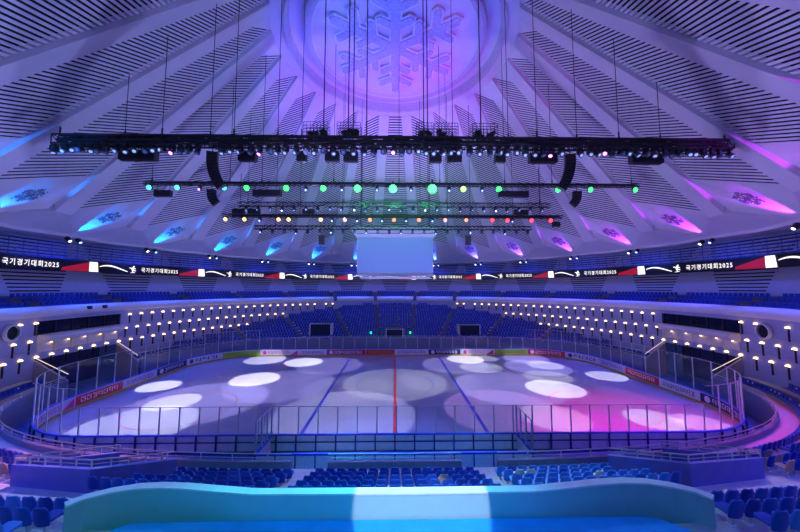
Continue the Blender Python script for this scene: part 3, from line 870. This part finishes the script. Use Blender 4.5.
for (b, k), its in sorted(groups.items(), key=lambda t: (t[0][0], t[0][1])):
    its.sort(key=lambda t: t[4][0]); rows = sorted(blk_rows[b]); ri = rows.index(k)
    for n, (P3, yaw, kk, j, q) in enumerate(its):
        r = rnd(P3.x*3.1, P3.y*2.7); x = P3.x
        c = 'blue'
        if 'centre' in b: c = 'dark blue' if x < 1.2 else ('blue' if r < .8 else 'light blue')
        elif 'inner' in b and x > 0: c = 'light blue' if r < .8 else ('cream' if r > .9 and x < 9.5 else 'blue')
        elif 'inner' in b: c = 'dark blue' if r < .6 else 'blue'
        elif 'outer' in b: c = 'dark blue' if r < .8 else 'tan'
        else: c = 'blue' if r < .65 else ('light blue' if r < .9 else 'dark blue')
        if 'centre' in b and 1.5 < x < 2.6 and k in (2, 3) and r > .4: c = 'tan'
        lab = '%s seat, %s, %s row from ice, %s from left' % (c, b, ordn(ri), ordn(n))
        t = tag(link('stadium_seat', None, None, P3, (0, 0, yaw)), lab, 'seat', 'plastic seats in the near stand')
        bm_, pm_, qm_ = SM[c]
        link('backrest', bm_, t); link('seat_pan', pm_, t); link('pedestal', qm_, t)
# the rest of the seats as one object
m = MB()
for P3, yaw, k, j, q in rest:
    M = Matrix.Rotation(yaw, 3, 'Z')
    m.m = 0; m.box(P3+M @ Vector((0, -.05, .56)), (.42, .06, .44), M @ Matrix.Rotation(.12, 3, 'X')); m.box(P3+M @ Vector((0, .17, .38)), (.42, .40, .05), M)
    m.m = 1
    if rnd(P3.x, P3.y*5) < .4: m.box(P3+M @ Vector((.25, -.02, .62)), (.09, .10, .16), M)
# gallery rows
for R, z in ((37.5, 9.05), (38.9, 9.5), (40.3, 9.95)):
    a = -112
    while a < 112:
        M = Matrix.Rotation(-rad(a)+pi, 3, 'Z'); P3 = pol(R, a, z); m.m = 0
        if abs((a+7.5) % 15-7.5) > 7.5-.8: a += .8; continue
        m.box(P3+M @ Vector((0, -.05, .56)), (.42, .06, .44), M); m.box(P3+M @ Vector((0, .17, .38)), (.42, .4, .05), M)
        a += degrees(.56/R)
o = m.build('seat_rows', [SEATD, BRK]); tag(o, 'rows of dark blue seats filling the distant stands and upper gallery', 'seats', 'plastic seats in the distant stands', 'stuff')

# stair aisles on the far stand (pale steps)
AIS = []
for s in (-1, 1):
    for c in (7.5, 22.5, 40, 56):
        t = MB(); a = s*c; er = pol(1, a, 0); et = Vector((cos(rad(a)), -sin(rad(a)), 0))
        kk = min(range(NP), key=lambda k: abs(((azof(EP[k])-a+180) % 360)-180))
        for k in range(0, NROW-1):
            for hh in (0, .5):
                d = rowd(k)+RD*hh
                # position along the azimuth line where offset distance is d
                jj = min(range(max(0, kk-60), min(NP, kk+60)), key=lambda q: abs(((azof(offp(q, d))-a+180) % 360)-180)); p = offp(jj, d)
                if p.length > 35.4: continue
                z = tread_z(jj, rowd(k)); t.box(Vector((p.x, p.y, z+.1+.2*hh))+er*.2, (.95, .42, .2+.4*hh), Matrix.Rotation(-rad(a), 3, 'Z'))
        o = t.build('stair_aisle', mat('aisle_step', (.11, .12, .2), .8))
        tag(o, 'narrow stepped aisle in the far stand, %s going %s from the centre' % (ordn((7.5, 22.5, 40, 56).index(c)), 'left' if s < 0 else 'right'), 'stairs', 'stepped aisles of the far stand')
for s in (-1, 1):
    t = MB()
    for k in range(0, 8):
        d = rowd(k)
        for hh in (0, .5):
            y = -20.2-d-RD*hh; z = 1.80+.41*max(0, d-1.1)
            if y < -27.3: continue
            t.box((s*4.4, y-.2, z+.1+.1*hh*2), (.95, .42, .2+.4*hh))
    tag(t.build('stair_aisle', GREYC), 'pale stepped aisle %s of the centre block in the near stand' % ('left' if s < 0 else 'right'), 'stairs', 'stepped aisles of the near stand')
# far gallery posts between cove sections
for n, a in enumerate((-22.5, -7.5, 7.5, 22.5)):
    p = pol(35.6, a, 0); m = MB(); m.box((0, 0, 9.2), (.7, .9, 1.5)); m.box((0, .2, 10.2), (.4, .4, .6))
    tag(m.build('gallery_pier', mat('pier_blue', (.08, .09, .3), .6), loc=p, rot=(0, 0, -rad(a))), 'dark blue pier breaking the far balcony edge, %s from the left' % ordn(n), 'pier', 'piers in the far balcony edge')

# ---------------------------------------------------------------- rigging
def box_truss(x0, x1, w, h, step=.9, ch=.07, br=.035):
    m = MB(); n = int((x1-x0)/step)
    for y, z in ((-w/2, -h/2), (w/2, -h/2), (-w/2, h/2), (w/2, h/2)): m.bar((x0, y, z), (x1, y, z), ch)
    for k in range(n+1):
        x = x0+(x1-x0)*k/n; 
        for a, b in (((-w/2, -h/2), (w/2, -h/2)), ((-w/2, h/2), (w/2, h/2)), ((-w/2, -h/2), (-w/2, h/2)), ((w/2, -h/2), (w/2, h/2))): m.bar((x, a[0], a[1]), (x, b[0], b[1]), br)
        if k < n:
            xn = x0+(x1-x0)*(k+1)/n; s = 1 if k % 2 else -1
            m.bar((x, -w/2, -h/2*s), (xn, -w/2, h/2*s), br); m.bar((x, w/2, -h/2*s), (xn, w/2, h/2*s), br); m.bar((x, -w/2*s, -h/2), (xn, w/2*s, -h/2), br)
    return m
def clutter(m, x0, x1, z, n, dens=.5, y=.2):   # cable loom lying in the truss
    for k in range(n):
        x = random.uniform(x0, x1); m.box((x, random.uniform(-y, y), z+random.uniform(-.08, .1)), (random.uniform(.3, 1.1), .3, random.uniform(.1, .28)))
TZ = 23.55
trA = thing('lighting_truss', 'long black main lighting truss nearest the platform, hung with moving heads', 'truss', (.3, -12, TZ), group='flown trusses')
box_truss(-28.6, 28.6, .7, .75, .6, .12, .055).build('lattice', TRUSSM, trA)
m = MB(); clutter(m, -28, 28, .22, 150); clutter(m, -28, 28, -.15, 110); m.path([(x, -.36, -.1+.05*sin(x*2)) for x in range(-28, 29)], .22); m.path([(x, -.3, .3) for x in range(-28, 29)], .16); m.build('cable_loom', CABLE, trA)
trB = thing('lighting_truss', 'thin black truss over the ice carrying the row of green lamps', 'truss', (0, -1, 23.75), group='flown trusses')
box_truss(-29.9, 29.7, .35, .35, 1.0, .07, .03).build('lattice', TRUSSM, trB)
m = MB(); m.path([(x, -.18, .02) for x in range(-29, 30)], .14, .2); m.build('cable_loom', CABLE, trB)
trC = thing('lighting_truss', 'black truss above the screen carrying amber to red lamps', 'truss', (-.2, 10, 22.5), group='flown trusses')
box_truss(-26.5, 26.5, .45, .4, 1.1, .08, .04).build('lattice', TRUSSM, trC)
m = MB(); m.path([(x, -.2, .0) for x in range(-25, 27)], .14, .24); m.build('cable_loom', CABLE, trC)
trD = thing('lighting_truss', 'black truss with small white lamps just above the amber lamp truss', 'truss', (0, 4, 22.65), group='flown trusses')
box_truss(-21.3, 21.3, .45, .55, 1.0, .07, .035).build('lattice', TRUSSM, trD)
trE = thing('lighting_truss', 'lowest black truss at the screen top with small blue fittings', 'truss', (-.2, 8.7, 20.4), group='flown trusses')
box_truss(-20.9, 20.9, .5, .5, 1.2, .09, .05).build('lattice', TRUSSM, trE)

# moving heads
def mh_meshes(lens):
    b = MB(); b.box((0, 0, -.08), (.30, .24, .16)); b.box((0, 0, .05), (.08, .1, .2))
    y = MB(); y.box((-.19, 0, -.30), (.05, .14, .36)); y.box((.19, 0, -.30), (.05, .14, .36)); y.box((0, 0, -.17), (.42, .16, .05))
    return b.mesh('base', BLACK), y.mesh('yoke', BLACK)
MHB, MHY = mh_meshes(None)
h = MB(); h.cyl((0, .20, 0), (0, -.16, 0), .14, 10, .17); h.cyl((0, -.16, 0), (0, -.22, 0), .18, 10, .18); HEADM = h.mesh('lamp_head', mat('fixture_body', (.07, .09, .14), .35, .3))
h = MB(); h.cyl((0, -.221, 0), (0, -.235, 0), .10, 10)
LENSM = {n: h.mesh('lens', mat('lens_'+n, c, .1, emit=c, es=e)) for n, c, e in (('pale', (.35, .55, 1), .8), ('dim', (.15, .3, .5), .10), ('magenta', (1, .15, .9), 14), ('blue', (.2, .35, 1), 5), ('white', (.8, .85, 1), 5))}
def moving_head(x, y, z, kind, pan, tilt, label, group, sc=1.0):
    t = tag(link('moving_head_light', None, None, (x, y, z)), label, 'moving head light', group)
    t.scale = (sc, sc, sc)
    link('base', MHB, t); yk = link('yoke', MHY, t, None, (0, 0, pan)); hd = link('lamp_head', HEADM, yk, (0, 0, -.42), (tilt, 0, 0)); link('lens', LENSM[kind], hd)
    return t
CABX = [(-22.7, 1.3), (-21.1, 1.6), (-12.6, 1.5), (-8.0, .8), (-5.4, 1.2), (-3.8, 1.2), (3.45, 1.05), (5.1, 1.25), (9.05, .9), (12.8, 2.4), (21.9, 2.8)]
n = 0; x = -28.1
while x < 28.9:
    if min(abs(x+15.3), abs(x-14.9)) < .75: x += .4; continue
    kind = random.choice(['pale', 'dim', 'pale'])
    if min(abs(x-q) for q in (-18.2, -10.9, 0.1, 13.0, 17.6)) < .42: kind = 'magenta'
    moving_head(x, -12.28+random.uniform(-.08, .08), 23.13, kind, random.uniform(-.8, .8), random.uniform(.2, 1.4), 'black moving head light under the main truss, %s from its left end' % ordn(n), 'moving heads under the main truss', 1.25)
    n += 1; x += random.choice([.62, .72, .85])
for k, x in enumerate((-10.7, -6.4, -2.2, 1.9, 6.5, 10.5)):
    moving_head(x, -1, 23.5, 'blue', 0, .5, 'small blue-lit moving head between the green lamps, %s from the left' % ordn(k), 'blue heads under the green lamp truss')
for k, x in enumerate((-23.3,)):
    moving_head(x, -1, 23.5, 'magenta', 0, .5, 'small magenta-lit moving head beside the cyan lamps', 'magenta head')
for k, x in enumerate((-20.95, -9.8, -5.9, -2.05, 1.7, 5.8, 18.35)):
    moving_head(x, 10, 22.3, 'blue', 0, .5, 'tiny blue-lit moving head between the amber and red lamps, %s from the left' % ordn(k), 'blue heads under the amber lamp truss', 1.2)
for k in range(26):
    x = -20.2+40.4*k/25
    moving_head(x, 4, 22.35, 'pale' if k % 3 else 'white' if k % 2 else 'pale', random.uniform(-.5, .5), random.uniform(.2, 1.2), 'small pale head on the truss above the amber lamps, %s from the left' % ordn(k), 'small heads above the amber lamps')
for k in range(24):
    x = -20.2+40.4*k/23
    moving_head(x, 8.7, 20.1, 'blue' if k % 3 == 0 else 'dim', 0, random.uniform(.2, 1.2), 'small head under the lowest truss, %s from the left' % ordn(k), 'heads under the lowest truss')
# coloured blinders
h = MB(); h.cyl((0, .22, 0), (0, -.12, 0), .20, 12, .29); h.cyl((0, -.12, 0), (0, -.17, 0), .30, 14, .30); h.bar((-.3, 0, 0), (-.3, .02, .38), .04); h.bar((.3, 0, 0), (.3, .02, .38), .04); h.bar((-.3, .02, .38), (.3, .02, .38), .05); h.box((0, .02, .45), (.1, .1, .2))
PARM = h.mesh('housing', BLACK)
h = MB(); h.cyl((0, -.171, 0), (0, -.185, 0), .27, 14)
def par(x, y, z, col, nm, e, label, group, sc=1.0):
    key = 'par_'+nm
    if key not in LENSM: LENSM[key] = h.mesh('lens', mat('lens_'+nm.replace(' ', '_'), (.1, .1, .1), .2, emit=col, es=e))
    t = tag(link('stage_lamp', None, None, (x, y, z), (.32, 0, 0)), label, 'stage lamp', group); t.scale = (sc,)*3
    link('housing', PARM, t); link('lens', LENSM[key], t)
CY = (.05, 1, .85); GR = (.02, 1, .06)
for k, (px, c, nm, e, sc) in enumerate([(-29.2, CY, 'cyan', 4, 1), (-25.9, CY, 'cyan', 4, 1), (-20.35, CY, 'cyan', 4, 1), (-17.7, GR, 'green', 7, 1.1), (-13, GR, 'green', 7, 1.2), (-8.6, GR, 'green', 7, 1.2), (-4.5, GR, 'bright green', 10, 1.5), (-.27, GR, 'bright green', 10, 1.7), (4.45, GR, 'bright green', 10, 1.9), (8.2, (.3, 1, .1), 'lime', 4, 1.2), (12.5, GR, 'green', 7, 1.2), (19.7, GR, 'green', 7, 1.15), (23.7, GR, 'green', 7, 1), (29.2, GR, 'green', 7, 1)]):
    par(px, -1, 23.25, c, nm, e, '%s glowing stage lamp on the thin truss, %s from its left end' % (nm, ordn(k)), 'lamps on the green lamp truss', sc)
AM = (1, .62, .18); OR = (1, .26, .08); RD_ = (1, .02, .03)
for k, (px, c, nm) in enumerate([(-26.17, AM, 'amber'), (-23.26, AM, 'amber'), (-18.02, AM, 'amber'), (-16.48, AM, 'amber'), (-11.53, AM, 'amber'), (-7.81, OR, 'orange'), (-3.92, OR, 'orange'), (-0.18, OR, 'orange'), (3.72, OR, 'orange'), (7.8, OR, 'orange'), (11.1, OR, 'orange'), (15.19, RD_, 'red'), (17.56, RD_, 'red'), (21.36, RD_, 'red'), (24.37, RD_, 'red')]):
    par(px, 10, 21.95, c, nm, {'amber': 2.6, 'orange': 1.9, 'red': 7}[nm], '%s glowing stage lamp above the screen, %s from the truss left end' % (nm, ordn(k)), 'lamps on the amber and red truss', 1.1)
# black boxes under the trusses
for k, (x, w) in enumerate(CABX):
    m = MB(); m.box((0, 0, -.45), (w, .5, .8)); m.box((0, -.27, -.45), (w-.1, .03, .7)); m.bar((-w/2+.15, 0, -.05), (-w/2+.15, 0, .3), .05); m.bar((w/2-.15, 0, -.05), (w/2-.15, 0, .3), .05); m.box((0, 0, -.88), (w*.9, .3, .06))
    tag(m.build('speaker_cabinet', BLACK, loc=(x, -11.5, 22.95)), 'black box cabinet hanging under the main truss, %s from its left end' % ordn(k), 'cabinet', 'black cabinets under the main truss')
for k, (x, y, z, w, d) in enumerate(((-27.6, -1, 23.0, 1.9, 'left end of the thin truss'), (-15.3, -1, 23.1, 3.3, 'thin truss left of the green lamps'), (14.3, -1, 23.1, 3.6, 'thin truss right of the green lamps'), (-24.3, 10, 23.68, 1.8, 'amber lamp truss at its left'), (-21.9, 10, 23.68, 1.8, 'amber lamp truss second at its left'), (19.8, 10, 23.68, 2.2, 'red lamps'), (-13.5, 10, 23.68, 1.8, 'middle of the amber lamps'), (25.3, 10, 21.8, 1.1, 'red lamp end of the truss'))):
    m = MB(); m.box((0, 0, -.5), (w, .5, .75)); m.box((0, -.27, -.5), (w-.12, .04, .63)); m.bar((-w/2+.2, 0, -.1), (-w/2+.2, 0, .7), .04); m.bar((w/2-.2, 0, -.1), (w/2-.2, 0, .7), .04)
    tag(m.build('speaker_cabinet', BLACK, loc=(x, y, z)), 'black box cabinet hung at the '+d, 'cabinet', 'black cabinets on the rear trusses')
# line arrays
def line_array(x, y, ztop, n, ch, cw, sgn, curve, label):
    t = thing('line_array', label, 'loudspeaker array', (x, y, ztop), (0, 0, sgn*rad(18)))
    px_, pz, ang = 0, 0, 0.0; prev = Vector((0, 0, 0))
    for k in range(n):
        ang = curve*(k/(n-1))**1.3
        d = Vector((sgn*sin(ang)*1, 0, -cos(ang)))
        c = prev+d*ch/2; m = MB(); M = Matrix.Rotation(-sgn*ang, 3, 'Y')
        m.box((0, 0, 0), (cw, .55, ch*.93), M); m.box(M @ Vector((sgn*-.0, -.29, 0)), (cw*.85, .03, ch*.7), M)
        m.build('cabinet', BLACK, t, loc=c); prev = prev+d*ch
    m = MB(); m.box((0, 0, .06), (cw*1.05, .5, .1)); m.bar((0, 0, .1), (0, 0, .85), .06); m.build('rigging_frame', TRUSSM, t)
line_array(-15.3, -12, 22.5, 10, .30, .8, 1, .62, 'long curved black line array hanging under the left of the main truss')
line_array(14.9, -12, 22.5, 10, .30, .8, -1, .62, 'long curved black line array hanging under the right of the main truss')
line_array(-21.9, -1, 22.9, 5, .34, .95, 1, .8, 'short curved black array below the thin truss by the cyan lamps')
line_array(22.1, -1, 22.9, 5, .34, .95, -1, .8, 'short curved black array below the thin truss on the right')
# cable baskets on the main truss
for k, (p0, p1) in enumerate(((-7.66, -5.63), (-4.87, -2.92), (1.77, 3.22), (3.31, 5.28), (6.48, 8.63))):
    w = p1-p0; x = (p0+p1)/2; m = MB(); H = 1.15
    t = thing('cable_basket', 'black wire cable basket standing on the main truss, %s from the left' % ordn(k), 'cable basket', (x, -12, 23.95), group='wire baskets on the main truss')
    for z in (0, .25, .5, .75, 1.0):
        m.path([(-w/2, -.45, z*H), (w/2, -.45, z*H), (w/2, .45, z*H), (-w/2, .45, z*H)], .035, closed=True)
    q = 7
    for j in range(q+1):
        for y in (-.45, .45): m.bar((-w/2+w*j/q, y, 0), (-w/2+w*j/q, y, H), .03)
    m.build('wire_cage', BLACK, t)
    m = MB()
    for j in range(9): m.box((random.uniform(-w/2+.3, w/2-.3), random.uniform(-.2, .2), random.uniform(.1, .6)), (.45, .4, .22), Matrix.Rotation(random.uniform(-.6, .6), 3, 'Y'))
    m.build('coiled_cable', CABLE, t)
# suspension cables
def roofz(x, y): R = hypot(x, y); return (L(R)-.1) if R > 14.8 else 41.6
def cable(x, y, z, w, label, grp):
    t = tag(link('suspension_cable', None), label, 'cable', grp)
    m = MB(); m.bar((x, y, z), (x, y, roofz(x, y)), w, n=6); m.build('wire', CABLE, t)
    m = MB(); m.bar((x, y, z), (x, y, z+.55), .13, n=6); m.build('hoist', BLACK, t)
    return t
pxA = [-27.74, -22.87, -19.39, -15.72, -13.46, -10.02, -7.83, -6.14, -3.95, -3.6, -2.41, 2.45, 2.72, 4.94, 7.25, 9.75, 12.0, 15.73, 19.04, 23.07, 28.2]
for k, px in enumerate(pxA):
    heavy = px in (-6.14, -3.95, -3.6, -2.41, 2.45, 2.72, 7.25)
    cable(px, -12+(.25 if k % 2 else -.25), 24.0, .10 if heavy else .055, '%s black cable from the roof to the main truss, %s from its left end' % ('thick' if heavy else 'thin', ordn(k)), 'cables of the main truss')
for k, px in enumerate((-29.0, -19.8, -16, -7.4, .46, 5.4, 13.3, 19.1, 28.9)):
    cable(px, -1, 23.9, .06, 'thin cable from the roof to the green lamp truss, %s from the left' % ordn(k), 'cables of the green lamp truss')
for k, px in enumerate((-24.1, -14.8, -5.3, 3.9, 11.75, 22.8)):
    cable(px, 10, 22.7, .07, 'thin cable from the roof to the amber lamp truss, %s from the left' % ordn(k), 'cables of the amber lamp truss')
for k, x in enumerate((-20, -7, 7, 20)):
    cable(x, 4, 22.9, .05, 'thin cable from the roof to the small lamp truss, %s from the left' % ordn(k), 'cables of the small lamp truss')
for k, x in enumerate((-18, -8, 8, 18)):
    cable(x, 8.7, 20.6, .06, 'thin cable from the roof to the lowest truss, %s from the left' % ordn(k), 'cables of the lowest truss')

# central hanging screen
sc_ = thing('hanging_screen', 'grey projection screen block hanging over the far side of the ice', 'screen', (0, 12, 0))
m = MB(); m.box((0, 0, 16.4), (11.9, 3.0, 5.7)); m.build('screen_body', SCRF, sc_)
m = MB(); m.box((0, -1.56, 16.4), (11.6, .08, 5.5)); m.build('screen_face', SCREEN, sc_)
m = MB(); z0, z1 = 19.3, 20.9
m.hexa([(-6.6, -2.0, 19.9), (6.6, -2.0, 19.9), (6.6, 2, 19.9), (-6.6, 2, 19.9)], [(-7.2, -2.4, 20.9), (7.2, -2.4, 20.9), (7.2, 2.4, 20.9), (-7.2, 2.4, 20.9)])
m.hexa([(-6.1, -1.7, 19.25), (6.1, -1.7, 19.25), (6.1, 1.7, 19.25), (-6.1, 1.7, 19.25)], [(-6.5, -1.9, 19.8), (6.5, -1.9, 19.8), (6.5, 1.9, 19.8), (-6.5, 1.9, 19.8)])
m.build('top_housing', SCRF, sc_)
m = MB(); m.box((0, -.2, 13.35), (12.1, 3.2, .12)); m.box((0, -.2, 12.95), (10.9, 3.0, .3)); m.build('bottom_rail', SCRF, sc_)
m = MB()
for x in (-5.5, 5.5):
    for y in (-1, 1): m.bar((x, y, 20.9), (x, y, 34), .08)
m.build('hanger', CABLE, sc_)
for k, (x, z) in enumerate(((-20.2, 19.2), (20.2, 19.2))):
    m = MB(); m.box((0, 0, 0), (.9, .5, 1.5)); m.box((0, -.27, 0), (.75, .04, 1.3)); m.bar((0, 0, .7), (0, -2.0, 3.3), .06)
    tag(m.build('hanging_speaker', BLACK, loc=(x*.59, 12.2, z-.1), rot=(.2, 0, .15 if x < 0 else -.15)), 'small dark speaker hanging %s of the central screen' % ('left' if x < 0 else 'right'), 'loudspeaker', 'speakers beside the screen')

# eave fixtures
LIGHTS = []
def spot(loc, target, col, e, ang, blend=.3, r=.15, name='spot'):
    l = bpy.data.lights.new(name, 'SPOT'); l.color = col; l.energy = e; l.spot_size = rad(ang); l.spot_blend = blend; l.shadow_soft_size = r
    o = link(name, l, None, loc); d = Vector(target)-Vector(loc); o.rotation_euler = d.to_track_quat('-Z', 'Y').to_euler(); return o
def lerp3(a, b, t): return tuple(a[i]*(1-t)+b[i]*t for i in range(3))
GRADS = [(-180, (.0, .20, 1)), (-60, (.0, .22, 1)), (-20, (.01, .16, 1)), (20, (.05, .10, 1)), (45, (.22, .05, 1)), (70, (.42, .03, 1)), (180, (.60, .02, .9))]
def kcol(c):
    for (a, x), (b, y) in zip(GRADS, GRADS[1:]):
        if a <= c <= b: return lerp3(x, y, (c-a)/(b-a))
    return GRADS[-1][1]
KE = 6000
for c in sorted(KITE):
    f1, n1, A, SF = KITE[c]
    if abs(c) > 150: continue
    mid = (f1+n1+SF)/3
    nrm = (A-f1).cross(n1-f1).normalized()
    if nrm.z > 0: nrm = -nrm
    fc = (f1+SF)*.5; base = A+nrm*.55+(A-fc).normalized()*.45
    if abs(c) < 110:
        t = tag(link('eave_spotlight', None), 'pair of small black spotlights at the eave, %s' % ('behind the hanging screen' if c == 0 else '%s bay to the %s of the screen' % (ordn(abs(c)//15-1), 'left' if c < 0 else 'right')), 'spotlight', 'spotlights along the eave')
        for s, tilt in ((-1, 1), (1, -1)):
            p = pol(38.7, c+s*.9, 17.05); m = MB(); m.bar(p+Vector((0, 0, .35)), p, .06); d = Vector((0, 0, -1))*.5-pol(1, c, 0)*.5
            m.cyl(p-d*.4, p+d*.45, .24, 10); m.box(p+Vector((0, 0, .2)), (.25, .25, .2)); m.build('housing', BLACK, t)
            m = MB(); m.cyl(p+d*.46, p+d*.48, .15, 10); m.build('lens', LENSM['white'].materials[0] if s < 0 else LENSM['blue'].materials[0], t)
    spot(base, (f1*.33+n1*.17+SF*.15+A*.35), kcol(c), KE, 37, .45, .06, 'panel_uplight')
    # blue downlight to the stands
    bl = (.03, .10, 1) if c < 40 else (.07, .08, 1)
    spot(pol(38.0, c, 16.6), pol(34.5, c, 6.5), bl, 4200, 74, .9, .15, 'stand_blue_light')
    spot(pol(37.6, c, 16.0), pol(43, c, 12.5), (.04, .09, 1), 800, 120, .9, .15, 'gallery_blue_light')

# roof fill: unseen uplights added over the lower bowl to brighten the roof
for az, col, e in ((-150, (.44, .38, 1), 1), (-90, (.42, .36, 1), 1.1), (-35, (.40, .36, 1), 1.1), (35, (.36, .38, 1), 1.1), (90, (.30, .36, 1), 1.1), (150, (.34, .38, 1), 1)):
    p = pol(31, az, 6.5)
    spot(p, (p.x*-.8, p.y*-.8, 27), col, 26000*e, 66, 1, .3, 'roof_fill')
spot((-6, -1, 24.5), (-6, -2, 42), (.0, .05, 1), 6500, 70, .8, .2, 'dome_blue'); spot((6, -1, 24.5), (5, -4, 42), (.0, .05, 1), 6500, 70, .8, .2, 'dome_blue')
spot((6, 4, 24.0), (1, 12, 42), (.42, .01, 1), 7000, 100, .9, .2, 'dome_violet'); spot((-10, 4, 24.0), (-9, 8, 42), (.28, .01, 1), 5200, 95, .9, .2, 'dome_violet')
spot((0, 10, 23.3), (0, 22, 36), (.6, .15, 1), 500, 60, .9, .2, 'roof_violet')
# green spill near the centre of the thin truss
for x in (-4.3, 0, 4.5): spot((x, -.2, 23.4), (x*1.5, 14, 26), (.02, 1, .15), 1500, 100, 1, .3, 'green_spill')
spot((0, -2, 23), (0, 12, 17), (.12, .6, .85), 700, 60, .8, .2, 'green_spill')
# ice pools: (x, y, radius, colour, strength, truss y)
W = (1, .97, .86); LV = (.62, .55, 1); CR = (.95, 1, .80)
pools = [(-27.2, -.4, 2.2, W, .9), (-25.2, 0, 4.6, LV, .28), (-22.0, -5.4, 2.4, W, .6), (-19.2, -5, 6.3, LV, .34), (-21.3, -10.8, 4.6, W, .42), (-20.5, 12.6, 3.2, W, .6), (-17.4, 2.2, 3.0, W, .9), (-14.0, 11.0, 2.9, W, .9),
         (-9.5, 9, 5, LV, .22), (-13.2, 0, 6.3, LV, .2), (-6.2, 11.7, 2.6, CR, .22), (-4.5, -9.2, 6.6, (.8, .75, .95), .26), (0, .5, 6.4, CR, .17), (-5.5, -1.5, 5, CR, .06), (5.5, 1.5, 5, CR, .08), (8.8, 9.2, 5, LV, .24),
         (11.2, 12.6, 3, W, .8), (12.3, 7.6, 3.1, CR, .34), (14.5, 13, 2.2, CR, .3), (21, 12.8, 3.6, LV, .4), (20.3, 7.6, 4.6, LV, .34), (22, 8.6, 2.6, W, .4), (19.5, 2.6, 3, CR, .26), (18, -1.9, 3.2, W, .7), (25.2, 2, 4.3, LV, .45), (27.2, 2.8, 2.4, W, .6),
         (13, -1, 6.4, LV, .26), (10.0, -7.5, 5.6, (.9, .5, .95), .18), (14.0, -9.6, 3.0, CR, .22), (22.3, -10.2, 2.3, CR, .4), (25.6, -11.0, 2.0, (1, .6, .8), .4)]
TR_Y = (-12, -1, 10)
for k, (x, y, r, col, e) in enumerate(pools):
    ty = min(TR_Y, key=lambda t: abs(t-y)+(3 if t == -12 else 0)); sx = max(-27, min(27, x*.85))
    loc = Vector((sx, ty, 21.6)); d = (loc-Vector((x, y, 0))).length
    spot(loc, (x, y, 0), col, 38000*e, degrees(2*math.atan(r/d)), .12, .05, 'ice_pool')
# ice colour wash
spot((-14, -1, 22), (-15, 3, 0), (.16, .10, 1), 1400, 115, .9, .2, 'ice_wash'); spot((12, -1, 22), (10, 5, 0), (.3, .08, 1), 1500, 115, .9, .2, 'ice_wash')
spot((21, -12, 22), (20.5, -11, 0), (1, .01, .36), 17000, 54, .9, .2, 'ice_magenta')
spot((16, -12, 22), (16, -14, 0), (1, .01, .55), 15000, 40, .9, .2, 'ice_magenta')
spot((28, -12, 22), (29, -17, 1), (1, .03, .15), 5000, 50, .9, .2, 'stand_red')
spot((-14, -12, 22), (-17, -19.5, 2), (1, .25, .45), 24000, 34, .8, .2, 'rail_pink')
spot((-22, -12, 22), (-27, -14, 2), (.3, .25, 1), 4000, 50, .8, .2, 'rail_violet')
spot((-2, -12, 22), (-1, -17, 0), (.12, .16, 1), 9000, 48, .8, .2, 'bench_blue')
spot((2, -12, 22), (-3.5, -17.5, 1), (1, .98, .95), 16000, 14, .4, .1, 'bench_white')
spot((8, -12, 22), (5.5, -17, 1), (.5, .85, 1), 13000, 16, .4, .1, 'bench_white')
# foreground
spot((-6, -38.2, 16.8), (-4.2, -29.2, 4.8), (.0, .66, .80), 2000, 62, .9, .2, 'platform_cyan'); spot((6, -38.2, 16.8), (4.6, -29.2, 4.8), (.0, .34, .95), 1700, 62, .9, .2, 'platform_blue')
spot((0, -38.2, 16.8), (0, -29.4, 4.8), (.0, .22, 1), 2200, 50, .9, .2, 'platform_blue')
spot((-2, -12, 22), (-1, -28, 5.4), (.0, .75, .95), 20000, 30, .8, .2, 'coping_cyan')
spot((.8, -38.2, 16.8), (.75, -28.0, 5.1), (1, .9, .95), 8000, 14.5, .1, .05, 'platform_white')
spot((-16, -12, 22), (-14, -28, 4), (.12, .35, 1), 8000, 42, .7, .2, 'seat_blue'); spot((15, -12, 22), (14, -28, 4), (.35, .30, 1), 9000, 42, .7, .2, 'seat_violet')
spot((0, -12, 22), (0, -24, 3), (.35, .4, 1), 5000, 60, .8, .2, 'seat_soft')
spot((10, -12, 22), (7.5, -24, 3), (.3, .75, 1), 9000, 24, .5, .2, 'seat_cyan')
spot((-17, -12, 22), (-13.5, -26.5, 3.5), (.8, .8, 1), 5000, 16, .5, .1, 'aisle_white'); spot((17, -12, 22), (15, -26.5, 3.5), (1, .8, 1), 6000, 18, .5, .1, 'aisle_white')

# world: dim hall ambience
w = bpy.data.worlds.new('hall'); SC.world = w; w.use_nodes = True
w.node_tree.nodes['Background'].inputs[0].default_value = (.03, .05, .3, 1); w.node_tree.nodes['Background'].inputs[1].default_value = .2
SC.view_settings.view_transform = 'Standard'; SC.view_settings.look = 'None'; SC.view_settings.exposure = .18; SC.view_settings.gamma = 1
SC.cycles.use_denoising = True
SC.cycles.max_bounces = 6; SC.cycles.diffuse_bounces = 3; SC.cycles.transparent_max_bounces = 12; SC.cycles.sample_clamp_indirect = 4
